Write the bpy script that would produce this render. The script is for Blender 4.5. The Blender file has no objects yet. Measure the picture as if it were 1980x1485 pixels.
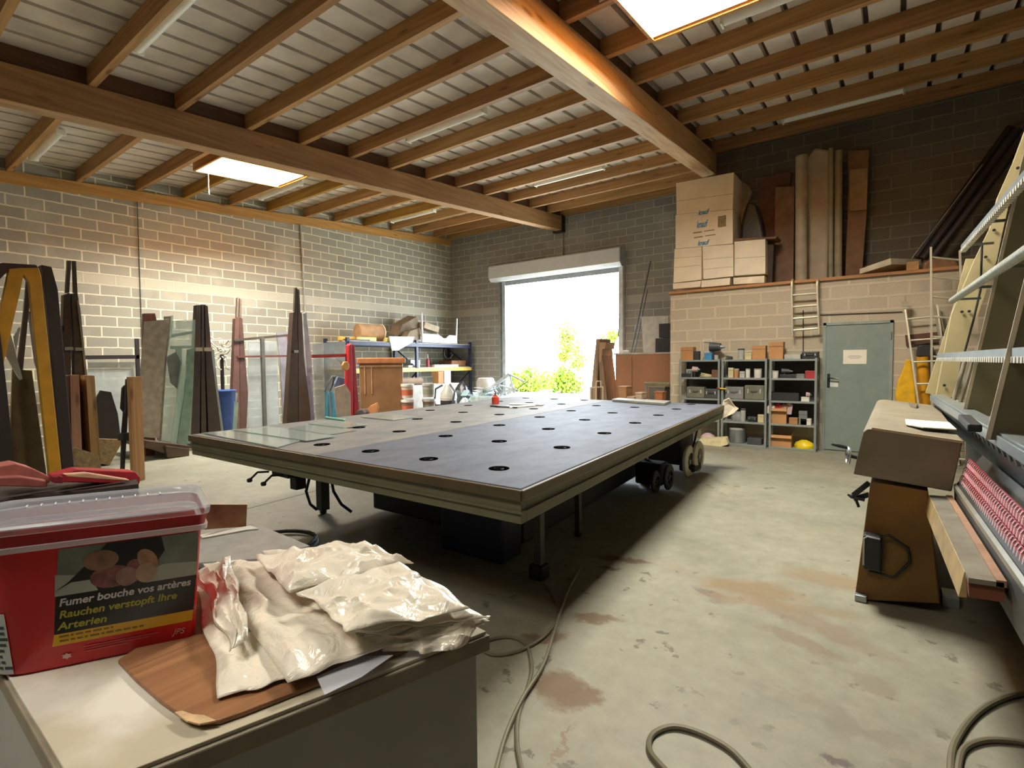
import bpy, math, random
from mathutils import Vector, Matrix, noise
R = random.Random(7)
V = Vector
S = bpy.context.scene
COL = S.collection
# ------------------------------------------------------------------ camera
F = 992.93; YAW, PIT, ROL = -0.6365, -0.0423, -0.0089
CAM = V((12.1567, -12.9656, 1.45))
cy, sy = math.cos(YAW), math.sin(YAW); cp, sp = math.cos(PIT), math.sin(PIT); cr, sr = math.cos(ROL), math.sin(ROL)
FW = V((sy*cp, cy*cp, sp)); RT = V((cy, -sy, 0)); UPV = RT.cross(FW)
CR = RT*cr + UPV*sr; CU = -RT*sr + UPV*cr
cd = bpy.data.cameras.new('camera'); cam = bpy.data.objects.new('camera', cd); COL.objects.link(cam)
cd.sensor_width = 36; cd.lens = F/1980*36; cd.clip_start = .05; cd.clip_end = 200
cam.matrix_world = Matrix(((CR.x, CU.x, -FW.x, CAM.x), (CR.y, CU.y, -FW.y, CAM.y), (CR.z, CU.z, -FW.z, CAM.z), (0, 0, 0, 1)))
S.camera = cam
S.view_settings.view_transform = 'Standard'; S.view_settings.look = 'None'
S.view_settings.gamma = 1; S.view_settings.use_curve_mapping = False
S.view_settings.exposure = 0.5
S.cycles.use_denoising = True
S.cycles.max_bounces = 8; S.cycles.diffuse_bounces = 5; S.cycles.adaptive_threshold = .02; S.cycles.glossy_bounces = 4; S.cycles.transmission_bounces = 8; S.cycles.transparent_max_bounces = 12
S.cycles.sample_clamp_indirect = 6; S.cycles.caustics_reflective = False; S.cycles.caustics_refractive = False
# ------------------------------------------------------------------ light
W = bpy.data.worlds.new('sky'); S.world = W; W.use_nodes = True
bg = W.node_tree.nodes['Background']; bg.inputs[0].default_value = (.80, .90, 1.0, 1); bg.inputs[1].default_value = 18.0
def area(name, loc, rot, sx, sy_, power, color=(1, 1, 1), portal=False):
    l = bpy.data.lights.new(name, 'AREA'); l.shape = 'RECTANGLE'; l.size = sx; l.size_y = sy_; l.energy = power; l.color = color
    o = bpy.data.objects.new(name, l); COL.objects.link(o); o.location = loc; o.rotation_euler = rot
    if portal: l.cycles.is_portal = True
    return o
SL = .08
def roof(z0, y): return z0 + SL*y
JB = 5.635                                   # underside of the joists at Y = 0
DECK = 5.86                                  # underside of the roof sheeting at Y = 0
area('daylight_through_shutter_door', (4.32, .12, 1.98), (math.radians(-90), 0, 0), 4.0, 3.95, 1, portal=True)
SKY = [(2.1, 3.1, -8.8, -7.24, 660), (9.95, 11.45, -8.8, -7.24, 470), (2.1, 3.1, -15.3, -13.7, 110), (9.95, 11.45, -15.3, -13.7, 130)]  # rear pair is unseen, added to brighten the near end
for i, (x0, x1, y0, y1, pw) in enumerate(SKY):
    ym = (y0+y1)/2
    area('daylight_seen_and_added_skylight', ((x0+x1)/2, ym, roof(DECK, ym)+.25), (math.atan(SL), 0, 0), x1-x0-.004, y1-y0-.004, pw, (1.0, .97, .86))

# ------------------------------------------------------------------ pixel helpers (a photo point laid on a plane of the room)
def ray(x, y): return FW + CR*((x-990)/F) + CU*((742.5-y)/F)
def U(x, y, X=None, Y=None, Z=None):
    d = ray(x, y)
    t = (X-CAM.x)/d.x if X is not None else (Y-CAM.y)/d.y if Y is not None else (Z-CAM.z)/d.z
    return CAM + d*t
# ------------------------------------------------------------------ mesh collector
class MB:
    def __init__(s): s.v = []; s.f = []
    def add(s, vs, fs):
        n = len(s.v); s.v += [tuple(v) for v in vs]; s.f += [tuple(i+n for i in f) for f in fs]; return s
    def hexa(s, p): return s.add(p, [(0, 3, 2, 1), (4, 5, 6, 7), (0, 1, 5, 4), (1, 2, 6, 5), (2, 3, 7, 6), (3, 0, 4, 7)])
    def box(s, x0, x1, y0, y1, z0, z1):
        return s.hexa([(x0, y0, z0), (x1, y0, z0), (x1, y1, z0), (x0, y1, z0), (x0, y0, z1), (x1, y0, z1), (x1, y1, z1), (x0, y1, z1)])
    def prism(s, pts, vec):                       # polygon swept by vec
        pts = [V(p) for p in pts]; vec = V(vec); n = len(pts)
        return s.add(pts+[p+vec for p in pts], [tuple(range(n)), tuple(range(2*n-1, n-1, -1))]+[((i+1) % n, i, i+n, (i+1) % n+n) for i in range(n)])
    def bar(s, a, b, w, h, up=(0, 0, 1)):         # rectangular bar from a to b
        a = V(a); b = V(b); d = (b-a).normalized(); up = V(up)
        if abs(d.dot(up)) > .98: up = V((0, 1, 0)) if abs(d.y) < .9 else V((1, 0, 0))
        r = d.cross(up).normalized(); u = r.cross(d)
        q = [(-1, -1), (1, -1), (1, 1), (-1, 1)]
        return s.hexa([a+r*(w/2*i)+u*(h/2*j) for i, j in q]+[b+r*(w/2*i)+u*(h/2*j) for i, j in q])
    def cyl(s, a, b, r0, r1=None, n=16, cap=True):
        a = V(a); b = V(b); r1 = r0 if r1 is None else r1; d = (b-a).normalized()
        k = V((0, 0, 1)) if abs(d.z) < .9 else V((1, 0, 0)); p = d.cross(k).normalized(); q = d.cross(p)
        vs = []
        for c, r in ((a, r0), (b, r1)):
            for i in range(n):
                t = 2*math.pi*i/n; vs.append(c+p*(r*math.cos(t))+q*(r*math.sin(t)))
        fs = [(i, (i+1) % n, (i+1) % n+n, i+n) for i in range(n)]
        if cap: fs += [tuple(range(n-1, -1, -1)), tuple(range(n, 2*n))]
        return s.add(vs, fs)
    def tube(s, pts, r, n=8):
        pts = [V(p) for p in pts]; vs = []; m = len(pts); k = None
        for i, c in enumerate(pts):
            d = (pts[min(i+1, m-1)]-pts[max(i-1, 0)]).normalized()
            if k is None: k = V((0, 0, 1)) if abs(d.z) < .9 else V((1, 0, 0))
            p = (k-d*k.dot(d)).normalized(); k = p; q = d.cross(p); rr = r[i] if isinstance(r, (list, tuple)) else r
            for j in range(n):
                t = 2*math.pi*j/n; vs.append(c+p*(rr*math.cos(t))+q*(rr*math.sin(t)))
        fs = [(i*n+j, i*n+(j+1) % n, (i+1)*n+(j+1) % n, (i+1)*n+j) for i in range(m-1) for j in range(n)]
        return s.add(vs, fs+[tuple(range(n-1, -1, -1)), tuple(range((m-1)*n, m*n))])
    def lathe(s, c, prof, n=20, axis=None):      # prof: (radius, height)
        c = V(c); ax = V(axis or (0, 0, 1)).normalized(); k = V((1, 0, 0)) if abs(ax.x) < .9 else V((0, 1, 0))
        p = ax.cross(k).normalized(); q = ax.cross(p); vs = []
        for r, h in prof:
            for j in range(n):
                t = 2*math.pi*j/n; vs.append(c+ax*h+p*(r*math.cos(t))+q*(r*math.sin(t)))
        return s.add(vs, [(i*n+j, i*n+(j+1) % n, (i+1)*n+(j+1) % n, (i+1)*n+j) for i in range(len(prof)-1) for j in range(n)])
    def torus(s, c, ax, R0, r, n=28, m=8, a0=0, a1=2*math.pi):
        c = V(c); ax = V(ax).normalized(); k = V((1, 0, 0)) if abs(ax.x) < .9 else V((0, 1, 0)); p = ax.cross(k).normalized(); q = ax.cross(p)
        return s.tube([c+p*(R0*math.cos(a0+(a1-a0)*i/n))+q*(R0*math.sin(a0+(a1-a0)*i/n)) for i in range(n+1)], r, m)
    def grid(s, fn, nu, nv):
        vs = [fn(i/nu, j/nv) for j in range(nv+1) for i in range(nu+1)]; w = nu+1
        return s.add(vs, [(j*w+i, j*w+i+1, (j+1)*w+i+1, (j+1)*w+i) for j in range(nv) for i in range(nu)])
def wpos(o):
    p = V((0, 0, 0))
    while o: p = p+V(o.location); o = o.parent
    return p
def build(name, mb, mat, parent=None, smooth=False, bevel=0, loc=None, solid=0, sub=0, label=None):
    me = bpy.data.meshes.new(name)
    if parent is not None: off = wpos(parent); lo = V((0, 0, 0))
    else:
        if loc is None:
            xs = [v[0] for v in mb.v]; ys = [v[1] for v in mb.v]; zs = [v[2] for v in mb.v]
            loc = V(((min(xs)+max(xs))/2, (min(ys)+max(ys))/2, min(zs)))
        off = V(loc); lo = V(loc)
    me.from_pydata([tuple(V(v)-off) for v in mb.v], [], mb.f); me.validate(); me.update()
    import bmesh
    b = bmesh.new(); b.from_mesh(me); bmesh.ops.recalc_face_normals(b, faces=b.faces); b.to_mesh(me); b.free()
    if smooth:
        for p in me.polygons: p.use_smooth = True
        try: me.set_sharp_from_angle(angle=math.radians(40))
        except Exception: pass
    if mat is not None: me.materials.append(mat)
    o = bpy.data.objects.new(name, me); COL.objects.link(o); o.location = lo
    if parent is not None: o.parent = parent
    if bevel:
        m = o.modifiers.new('bevel', 'BEVEL'); m.width = bevel; m.segments = 2; m.limit_method = 'ANGLE'; m.angle_limit = math.radians(35)
    if solid:
        m = o.modifiers.new('solid', 'SOLIDIFY'); m.thickness = solid; m.offset = 0
    if sub:
        m = o.modifiers.new('sub', 'SUBSURF'); m.levels = sub; m.render_levels = sub
    if label: o['label'] = label
    return o
def tag(o, label, cat, group=None):
    o['label'] = label; o['category'] = cat
    if group: o['group'] = group
    return o
def thing(name, label, cat, loc, group=None):
    o = bpy.data.objects.new(name, None); o.empty_display_size = .1; COL.objects.link(o); o.location = loc
    return tag(o, label, cat, group)
def solo(name, label, cat, mb, mat, group=None, **k): return tag(build(name, mb, mat, **k), label, cat, group)
def struct(name, mb, mat, parent=None, **k):
    o = build(name, mb, mat, parent, **k)
    if parent is None: o['kind'] = 'structure'
    return o
# ------------------------------------------------------------------ materials
def lin(h):
    h = h.lstrip('#'); c = [int(h[i:i+2], 16)/255 for i in (0, 2, 4)]
    return tuple((x/12.92 if x <= .04045 else ((x+.055)/1.055)**2.4) for x in c)+(1,)
MC = {}
def base_mat(name):
    m = bpy.data.materials.new(name); m.use_nodes = True; nt = m.node_tree; return m, nt, nt.nodes['Principled BSDF']
def N(nt, t, **k):
    n = nt.nodes.new(t)
    for a, v in k.items(): setattr(n, a, v)
    return n
def MAT(hexc, rough=.6, metal=0, var=.12, scale=6, bump=0, trans=0, alpha=1, dark=None, emis=0):
    key = (hexc, rough, metal, var, scale, bump, trans, alpha, dark)
    if key in MC: return MC[key]
    m, nt, b = base_mat('surface_'+hexc.strip('#')); L = nt.links
    b.inputs['Roughness'].default_value = rough; b.inputs['Metallic'].default_value = metal
    b.inputs['Transmission Weight'].default_value = trans; b.inputs['Alpha'].default_value = alpha
    tc = N(nt, 'ShaderNodeTexCoord'); ns = N(nt, 'ShaderNodeTexNoise'); ns.inputs['Scale'].default_value = scale; ns.inputs['Detail'].default_value = 5
    L.new(tc.outputs['Object'], ns.inputs['Vector'])
    c = lin(hexc); d = lin(dark) if dark else tuple(x*(1-2*var) for x in c[:3])+(1,); e = tuple(min(1, x*(1+var)) for x in c[:3])+(1,)
    cr_ = N(nt, 'ShaderNodeValToRGB'); cr_.color_ramp.elements[0].position = .3; cr_.color_ramp.elements[0].color = d
    cr_.color_ramp.elements[1].position = .7; cr_.color_ramp.elements[1].color = e
    L.new(ns.outputs['Fac'], cr_.inputs['Fac']); L.new(cr_.outputs['Color'], b.inputs['Base Color'])
    if bump:
        bp = N(nt, 'ShaderNodeBump'); bp.inputs['Strength'].default_value = bump; bp.inputs['Distance'].default_value = .02
        L.new(ns.outputs['Fac'], bp.inputs['Height']); L.new(bp.outputs['Normal'], b.inputs['Normal'])
    MC[key] = m; return m
def WOOD(h1, h2, axis='x', rough=.6, knots=True, fine=1.0):
    key = ('w', h1, h2, axis, rough, fine)
    if key in MC: return MC[key]
    m, nt, b = base_mat('timber_'+h1.strip('#')); L = nt.links; b.inputs['Roughness'].default_value = rough
    tc = N(nt, 'ShaderNodeTexCoord'); mp = N(nt, 'ShaderNodeMapping')
    sc = {'x': (.35, 9, 9), 'y': (9, .35, 9), 'z': (9, 9, .35)}[axis]; mp.inputs['Scale'].default_value = tuple(s_*fine for s_ in sc)
    geo = N(nt, 'ShaderNodeObjectInfo')
    va = N(nt, 'ShaderNodeVectorMath', operation='ADD'); L.new(tc.outputs['Object'], mp.inputs['Vector']); L.new(mp.outputs['Vector'], va.inputs[0])
    sc2 = N(nt, 'ShaderNodeMath', operation='MULTIPLY'); sc2.inputs[1].default_value = 37; L.new(geo.outputs['Random'], sc2.inputs[0]); L.new(sc2.outputs[0], va.inputs[1])
    n1 = N(nt, 'ShaderNodeTexNoise'); n1.inputs['Scale'].default_value = 2.2; n1.inputs['Detail'].default_value = 7; n1.inputs['Distortion'].default_value = .6; L.new(va.outputs[0], n1.inputs['Vector'])
    r1 = N(nt, 'ShaderNodeValToRGB'); r1.color_ramp.elements[0].position = .32; r1.color_ramp.elements[0].color = lin(h2); r1.color_ramp.elements[1].position = .66; r1.color_ramp.elements[1].color = lin(h1); L.new(n1.outputs['Fac'], r1.inputs['Fac'])
    mp2 = N(nt, 'ShaderNodeMapping'); sk = {'x': (.9, 4, 4), 'y': (4, .9, 4), 'z': (4, 4, .9)}[axis]; mp2.inputs['Scale'].default_value = sk; L.new(tc.outputs['Object'], mp2.inputs['Vector'])
    vo = N(nt, 'ShaderNodeTexVoronoi'); vo.inputs['Scale'].default_value = 1.1; L.new(mp2.outputs['Vector'], vo.inputs['Vector'])
    r2 = N(nt, 'ShaderNodeValToRGB'); r2.color_ramp.elements[0].position = .05; r2.color_ramp.elements[0].color = (.35, .22, .12, 1); r2.color_ramp.elements[1].position = .13; r2.color_ramp.elements[1].color = (1, 1, 1, 1); L.new(vo.outputs['Distance'], r2.inputs['Fac'])
    mx = N(nt, 'ShaderNodeMixRGB', blend_type='MULTIPLY'); mx.inputs[0].default_value = .8 if knots else 0; L.new(r1.outputs['Color'], mx.inputs[1]); L.new(r2.outputs['Color'], mx.inputs[2])
    L.new(mx.outputs['Color'], b.inputs['Base Color'])
    bp = N(nt, 'ShaderNodeBump'); bp.inputs['Strength'].default_value = .15; bp.inputs['Distance'].default_value = .01; L.new(n1.outputs['Fac'], bp.inputs['Height']); L.new(bp.outputs['Normal'], b.inputs['Normal'])
    MC[key] = m; return m
def BLOCK(name, horiz, shift, c1, c2, mortar, msize=.011, band=True, smear=.0):
    m, nt, b = base_mat(name); L = nt.links; b.inputs['Roughness'].default_value = .92
    tc = N(nt, 'ShaderNodeTexCoord'); sx = N(nt, 'ShaderNodeSeparateXYZ'); L.new(tc.outputs['Object'], sx.inputs[0])
    # slight wobble of the joints
    wn = N(nt, 'ShaderNodeTexNoise'); wn.inputs['Scale'].default_value = 5; wn.inputs['Detail'].default_value = 3; L.new(tc.outputs['Object'], wn.inputs['Vector'])
    ws = N(nt, 'ShaderNodeMath', operation='MULTIPLY_ADD'); ws.inputs[1].default_value = .03; ws.inputs[2].default_value = -.015; L.new(wn.outputs['Fac'], ws.inputs[0])
    hx = N(nt, 'ShaderNodeMath', operation='ADD'); hx.inputs[1].default_value = shift; L.new(sx.outputs[horiz], hx.inputs[0])
    zz = N(nt, 'ShaderNodeMath', operation='ADD'); L.new(sx.outputs['Z'], zz.inputs[0]); L.new(ws.outputs[0], zz.inputs[1])
    cb = N(nt, 'ShaderNodeCombineXYZ'); L.new(hx.outputs[0], cb.inputs[0]); L.new(zz.outputs[0], cb.inputs[1])
    br = N(nt, 'ShaderNodeTexBrick'); br.offset = .5; br.offset_frequency = 2
    br.inputs['Scale'].default_value = 1; br.inputs['Brick Width'].default_value = .5; br.inputs['Row Height'].default_value = .2; br.inputs['Mortar Size'].default_value = msize; br.inputs['Mortar Smooth'].default_value = .35; br.inputs['Bias'].default_value = 0
    br.inputs['Color1'].default_value = lin(c1); br.inputs['Color2'].default_value = lin(c2); br.inputs['Mortar'].default_value = lin(mortar); L.new(cb.outputs[0], br.inputs['Vector'])
    nz = N(nt, 'ShaderNodeTexNoise'); nz.inputs['Scale'].default_value = 60; nz.inputs['Detail'].default_value = 6; L.new(tc.outputs['Object'], nz.inputs['Vector'])
    nb = N(nt, 'ShaderNodeTexNoise'); nb.inputs['Scale'].default_value = 1.1; nb.inputs['Detail'].default_value = 5; L.new(tc.outputs['Object'], nb.inputs['Vector'])
    r1 = N(nt, 'ShaderNodeValToRGB'); r1.color_ramp.elements[0].position = .25; r1.color_ramp.elements[0].color = (.72, .72, .72, 1); r1.color_ramp.elements[1].position = .75; r1.color_ramp.elements[1].color = (1.1, 1.1, 1.1, 1); L.new(nz.outputs['Fac'], r1.inputs['Fac'])
    m1 = N(nt, 'ShaderNodeMixRGB', blend_type='MULTIPLY'); m1.inputs[0].default_value = .8; L.new(br.outputs['Color'], m1.inputs[1]); L.new(r1.outputs['Color'], m1.inputs[2])
    last = m1.outputs['Color']
    # mortar smeared over the blocks in patches
    r3 = N(nt, 'ShaderNodeValToRGB'); r3.color_ramp.elements[0].position = .55; r3.color_ramp.elements[0].color = (0, 0, 0, 1); r3.color_ramp.elements[1].position = .72; r3.color_ramp.elements[1].color = (smear+.25,)*3+(1,); L.new(nb.outputs['Fac'], r3.inputs['Fac'])
    m2 = N(nt, 'ShaderNodeMixRGB'); L.new(r3.outputs['Color'], m2.inputs[0]); L.new(last, m2.inputs[1]); m2.inputs[2].default_value = lin(mortar); last = m2.outputs['Color']
    if smear:
        m2b = N(nt, 'ShaderNodeMixRGB'); m2b.inputs[0].default_value = smear; L.new(last, m2b.inputs[1]); m2b.inputs[2].default_value = tuple((a+c)/2 for a, c in zip(lin(mortar), lin(c1))); last = m2b.outputs['Color']
    if band:   # the cast ring course without mortar joints
        ga = N(nt, 'ShaderNodeMath', operation='GREATER_THAN'); ga.inputs[1].default_value = 3.0; gb = N(nt, 'ShaderNodeMath', operation='LESS_THAN'); gb.inputs[1].default_value = 3.2
        L.new(zz.outputs[0], ga.inputs[0]); L.new(zz.outputs[0], gb.inputs[0]); gm = N(nt, 'ShaderNodeMath', operation='MULTIPLY'); L.new(ga.outputs[0], gm.inputs[0]); L.new(gb.outputs[0], gm.inputs[1])
        g2 = N(nt, 'ShaderNodeMath', operation='MULTIPLY'); g2.inputs[1].default_value = .85; L.new(gm.outputs[0], g2.inputs[0])
        m3 = N(nt, 'ShaderNodeMixRGB'); L.new(g2.outputs[0], m3.inputs[0]); L.new(last, m3.inputs[1])
        m4 = N(nt, 'ShaderNodeMixRGB', blend_type='MULTIPLY'); m4.inputs[0].default_value = .6; m4.inputs[1].default_value = tuple(.55*a+.45*c for a, c in zip(lin(c1), lin(mortar))); L.new(r1.outputs['Color'], m4.inputs[2]); L.new(m4.outputs['Color'], m3.inputs[2]); last = m3.outputs['Color']
    L.new(last, b.inputs['Base Color'])
    bp = N(nt, 'ShaderNodeBump'); bp.inputs['Strength'].default_value = .5; bp.inputs['Distance'].default_value = .01
    ad = N(nt, 'ShaderNodeMath', operation='MULTIPLY_ADD'); ad.inputs[1].default_value = .4; L.new(nz.outputs['Fac'], ad.inputs[0]); L.new(br.outputs['Fac'], ad.inputs[2]); L.new(ad.outputs[0], bp.inputs['Height']); L.new(bp.outputs['Normal'], b.inputs['Normal'])
    return m
M_LEFT = BLOCK('blocks_left', 'Y', -.05, '#aaa797', '#9c998b', '#e4dec6', msize=.015)
M_FAR = BLOCK('blocks_far', 'X', -.16, '#a09e98', '#92908b', '#c3c0b6', msize=.012)
M_PART = BLOCK('blocks_partition', 'X', -.1, '#b8ae98', '#a89f8a', '#c9bfa8', msize=.02, band=False, smear=.35)
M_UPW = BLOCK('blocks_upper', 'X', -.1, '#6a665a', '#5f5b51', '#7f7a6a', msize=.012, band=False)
# ------------------------------------------------------------------ floor with its real stains
def floor_mat():
    m, nt, b = base_mat('concrete_floor'); L = nt.links
    tc = N(nt, 'ShaderNodeTexCoord')
    n1 = N(nt, 'ShaderNodeTexNoise'); n1.inputs['Scale'].default_value = .7; n1.inputs['Detail'].default_value = 8; n1.inputs['Roughness'].default_value = .62
    n2 = N(nt, 'ShaderNodeTexNoise'); n2.inputs['Scale'].default_value = 9; n2.inputs['Detail'].default_value = 8; n2.inputs['Roughness'].default_value = .7
    n3 = N(nt, 'ShaderNodeTexNoise'); n3.inputs['Scale'].default_value = 3.2; n3.inputs['Detail'].default_value = 6
    for n in (n1, n2, n3): L.new(tc.outputs['Object'], n.inputs['Vector'])
    r1 = N(nt, 'ShaderNodeValToRGB'); r1.color_ramp.elements[0].position = .3; r1.color_ramp.elements[0].color = lin('#767566'); r1.color_ramp.elements[1].position = .7; r1.color_ramp.elements[1].color = lin('#939180'); L.new(n1.outputs['Fac'], r1.inputs['Fac'])
    r2 = N(nt, 'ShaderNodeValToRGB'); r2.color_ramp.elements[0].position = .3; r2.color_ramp.elements[0].color = (.8, .79, .76, 1); r2.color_ramp.elements[1].position = .65; r2.color_ramp.elements[1].color = (1.04, 1.04, 1.03, 1); L.new(n2.outputs['Fac'], r2.inputs['Fac'])
    mx = N(nt, 'ShaderNodeMixRGB', blend_type='MULTIPLY'); mx.inputs[0].default_value = 1; L.new(r1.outputs['Color'], mx.inputs[1]); L.new(r2.outputs['Color'], mx.inputs[2]); last = mx.outputs['Color']
    wob = N(nt, 'ShaderNodeVectorMath', operation='SCALE'); wob.inputs['Scale'].default_value = .32
    sb = N(nt, 'ShaderNodeVectorMath', operation='SUBTRACT'); sb.inputs[1].default_value = (.5, .5, .5)
    n4 = N(nt, 'ShaderNodeTexNoise'); n4.inputs['Scale'].default_value = 4; n4.inputs['Detail'].default_value = 9; n4.inputs['Roughness'].default_value = .72; L.new(tc.outputs['Object'], n4.inputs['Vector'])
    L.new(n4.outputs['Color'], sb.inputs[0]); L.new(sb.outputs[0], wob.inputs[0])
    wp = N(nt, 'ShaderNodeVectorMath', operation='ADD'); L.new(tc.outputs['Object'], wp.inputs[0]); L.new(wob.outputs[0], wp.inputs[1])
    # photo point, half sizes in metres, turn, colour, strength
    st = [(1205, 1082, .22, .05, .3, '#5e4a35', .75), (1180, 1098, .09, .03, .2, '#5a4638', .8), (1370, 1148, .13, .05, -.6, '#6e6158', .8), (1450, 1140, .32, .13, .2, '#7c6748', .6), (1600, 1120, .3, .12, .1, '#7c6748', .45),
          (1560, 1200, .4, .1, -.4, '#755f48', .4), (1150, 1195, .16, .05, .5, '#65523c', .8), (1060, 1230, .12, .06, .6, '#65523c', .75), (1080, 1330, .1, .13, .2, '#665239', .85), (1110, 1350, .09, .1, .1, '#665239', .8), (1085, 1440, .012, .12, .0, '#7a6a55', .7),
          (1690, 1330, .1, .07, .2, '#77705f', .6), (1620, 1390, .07, .12, .1, '#6f6a5a', .5), (1620, 1475, .06, .03, .1, '#4f4540', .85), (1480, 1330, .03, .02, .2, '#7a7565', .7), (1425, 1300, .035, .02, .1, '#76705f', .8),
          (1320, 1100, .28, .03, -.5, '#867c68', .5), (1550, 1240, .2, .06, -.3, '#6f5c48', .45), (1380, 870, .6, .12, .1, '#7d6a4c', .5), (1700, 1425, .1, .06, .2, '#716b5c', .5), (1500, 1170, .5, .06, .3, '#7f6d52', .5), (1570, 1350, .1, .04, .4, '#76705f', .5)]
    for (px, py, a, b_, rot, colr, k) in st:
        k = min(.95, k*1.25); a *= 1.15; b_ *= 1.2
        c = U(px, py, Z=0); mp = N(nt, 'ShaderNodeMapping'); mp.vector_type = 'TEXTURE'
        mp.inputs['Location'].default_value = (c.x, c.y, 0); mp.inputs['Rotation'].default_value = (0, 0, rot+YAW*-1*0); mp.inputs['Scale'].default_value = (a, b_, 1)
        L.new(wp.outputs[0], mp.inputs['Vector']); ln = N(nt, 'ShaderNodeVectorMath', operation='LENGTH')
        fl = N(nt, 'ShaderNodeVectorMath', operation='MULTIPLY'); fl.inputs[1].default_value = (1, 1, 0); L.new(mp.outputs['Vector'], fl.inputs[0]); L.new(fl.outputs[0], ln.inputs[0])
        rr = N(nt, 'ShaderNodeValToRGB'); rr.color_ramp.elements[0].position = .55; rr.color_ramp.elements[0].color = (k, k, k, 1); rr.color_ramp.elements[1].position = 1.15 if 0 else 1.0; rr.color_ramp.elements[1].color = (0, 0, 0, 1); L.new(ln.outputs['Value'], rr.inputs['Fac'])
        mm = N(nt, 'ShaderNodeMixRGB'); L.new(rr.outputs['Color'], mm.inputs[0]); L.new(last, mm.inputs[1]); mm.inputs[2].default_value = lin(colr); last = mm.outputs['Color']
    # small dark drips scattered over the open floor
    vo = N(nt, 'ShaderNodeTexVoronoi'); vo.inputs['Scale'].default_value = 6.5; L.new(wp.outputs[0], vo.inputs['Vector'])
    rv = N(nt, 'ShaderNodeValToRGB'); rv.color_ramp.elements[0].position = .13; rv.color_ramp.elements[0].color = (1, 1, 1, 1); rv.color_ramp.elements[1].position = .2; rv.color_ramp.elements[1].color = (0, 0, 0, 1); L.new(vo.outputs['Distance'], rv.inputs['Fac'])
    rg = N(nt, 'ShaderNodeValToRGB'); rg.color_ramp.elements[0].position = .46; rg.color_ramp.elements[0].color = (0, 0, 0, 1); rg.color_ramp.elements[1].position = .56; rg.color_ramp.elements[1].color = (.85, .85, .85, 1); L.new(n1.outputs['Fac'], rg.inputs['Fac'])
    mk = N(nt, 'ShaderNodeMixRGB', blend_type='MULTIPLY'); mk.inputs[0].default_value = 1; L.new(rv.outputs['Color'], mk.inputs[1]); L.new(rg.outputs['Color'], mk.inputs[2])
    mm = N(nt, 'ShaderNodeMixRGB'); L.new(mk.outputs['Color'], mm.inputs[0]); L.new(last, mm.inputs[1]); mm.inputs[2].default_value = lin('#575041'); last = mm.outputs['Color']
    # worn greyish polish
    L.new(last, b.inputs['Base Color'])
    rq = N(nt, 'ShaderNodeValToRGB'); rq.color_ramp.elements[0].color = (.38,)*3+(1,); rq.color_ramp.elements[1].color = (.7,)*3+(1,); L.new(n3.outputs['Fac'], rq.inputs['Fac']); L.new(rq.outputs['Color'], b.inputs['Roughness'])
    bp = N(nt, 'ShaderNodeBump'); bp.inputs['Strength'].default_value = .12; bp.inputs['Distance'].default_value = .01; L.new(n2.outputs['Fac'], bp.inputs['Height']); L.new(bp.outputs['Normal'], b.inputs['Normal'])
    return m
# ================================================================== SETTING
XR, YB = 14.3, -20.0
struct('floor', MB().box(-.2, XR+.2, YB, .2, -.2, 0), floor_mat(), loc=(0, 0, 0))
struct('ground', MB().box(-40, 60, .2, 70, -.25, -.02), MAT('#c9c4b6', .9, var=.05, scale=2), loc=(0, .2, 0))
struct('ground', MB().box(-40, 60, -60, YB, -.25, -.02), MAT('#b9b4a6', .9, var=.05, scale=2), loc=(0, -60, 0))
def slopebox(mb, x0, x1, y0, y1, z0, top0):       # wall whose top follows the roof
    return mb.hexa([(x0, y0, z0), (x1, y0, z0), (x1, y1, z0), (x0, y1, z0), (x0, y0, roof(top0, y0)), (x1, y0, roof(top0, y0)), (x1, y1, roof(top0, y1)), (x0, y1, roof(top0, y1))])
TOP = DECK+.05
struct('wall_left', slopebox(MB(), -.2, 0, YB, .2, 0, TOP), M_LEFT, loc=(0, 0, 0))
struct('wall_right', slopebox(MB(), XR, XR+.2, YB, .2, 0, TOP), BLOCK('blocks_right', 'Y', 0, '#77736a', '#6b675e', '#8f8a7c'), loc=(0, 0, 0))
DX0, DX1, DZ = 2.36, 6.30, 3.95
mb = MB(); slopebox(mb, 0, DX0, 0, .2, 0, TOP); slopebox(mb, DX1, XR, 0, .2, 0, TOP); slopebox(mb, DX0, DX1, 0, .2, DZ, TOP)
struct('wall_far', mb, M_FAR, loc=(0, 0, 0))
struct('wall_rear', slopebox(MB(), 0, XR, YB, YB+.2, 0, TOP), BLOCK('blocks_rear', 'X', 0, '#8b8985', '#7a7975', '#b9b6ac'), loc=(0, 0, 0))
# partition with storage ledge, door opening
PY, PX0, PZ = -3.37, 8.79, 2.70
D0, D1, DH = 11.27, 12.17, 2.03
mb = MB().box(PX0, D0, PY, PY+.2, 0, PZ).box(D1, XR, PY, PY+.2, 0, PZ).box(D0, D1, PY, PY+.2, DH, PZ).box(PX0, PX0+.2, PY+.2, 0, 0, PZ).box(PX0, XR, PY+.2, -2.3, PZ-.15, PZ)
struct('wall_partition', mb, M_PART, loc=(0, 0, 0))
struct('trim_1', MB().box(PX0-.02, 13.2, PY-.05, PY+.85, PZ, PZ+.045), WOOD('#b98450', '#92643a', 'x'), loc=(0, 0, 0))
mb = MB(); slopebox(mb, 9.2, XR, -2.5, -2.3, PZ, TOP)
struct('wall_upper', mb, M_UPW, loc=(0, 0, 0))
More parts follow.
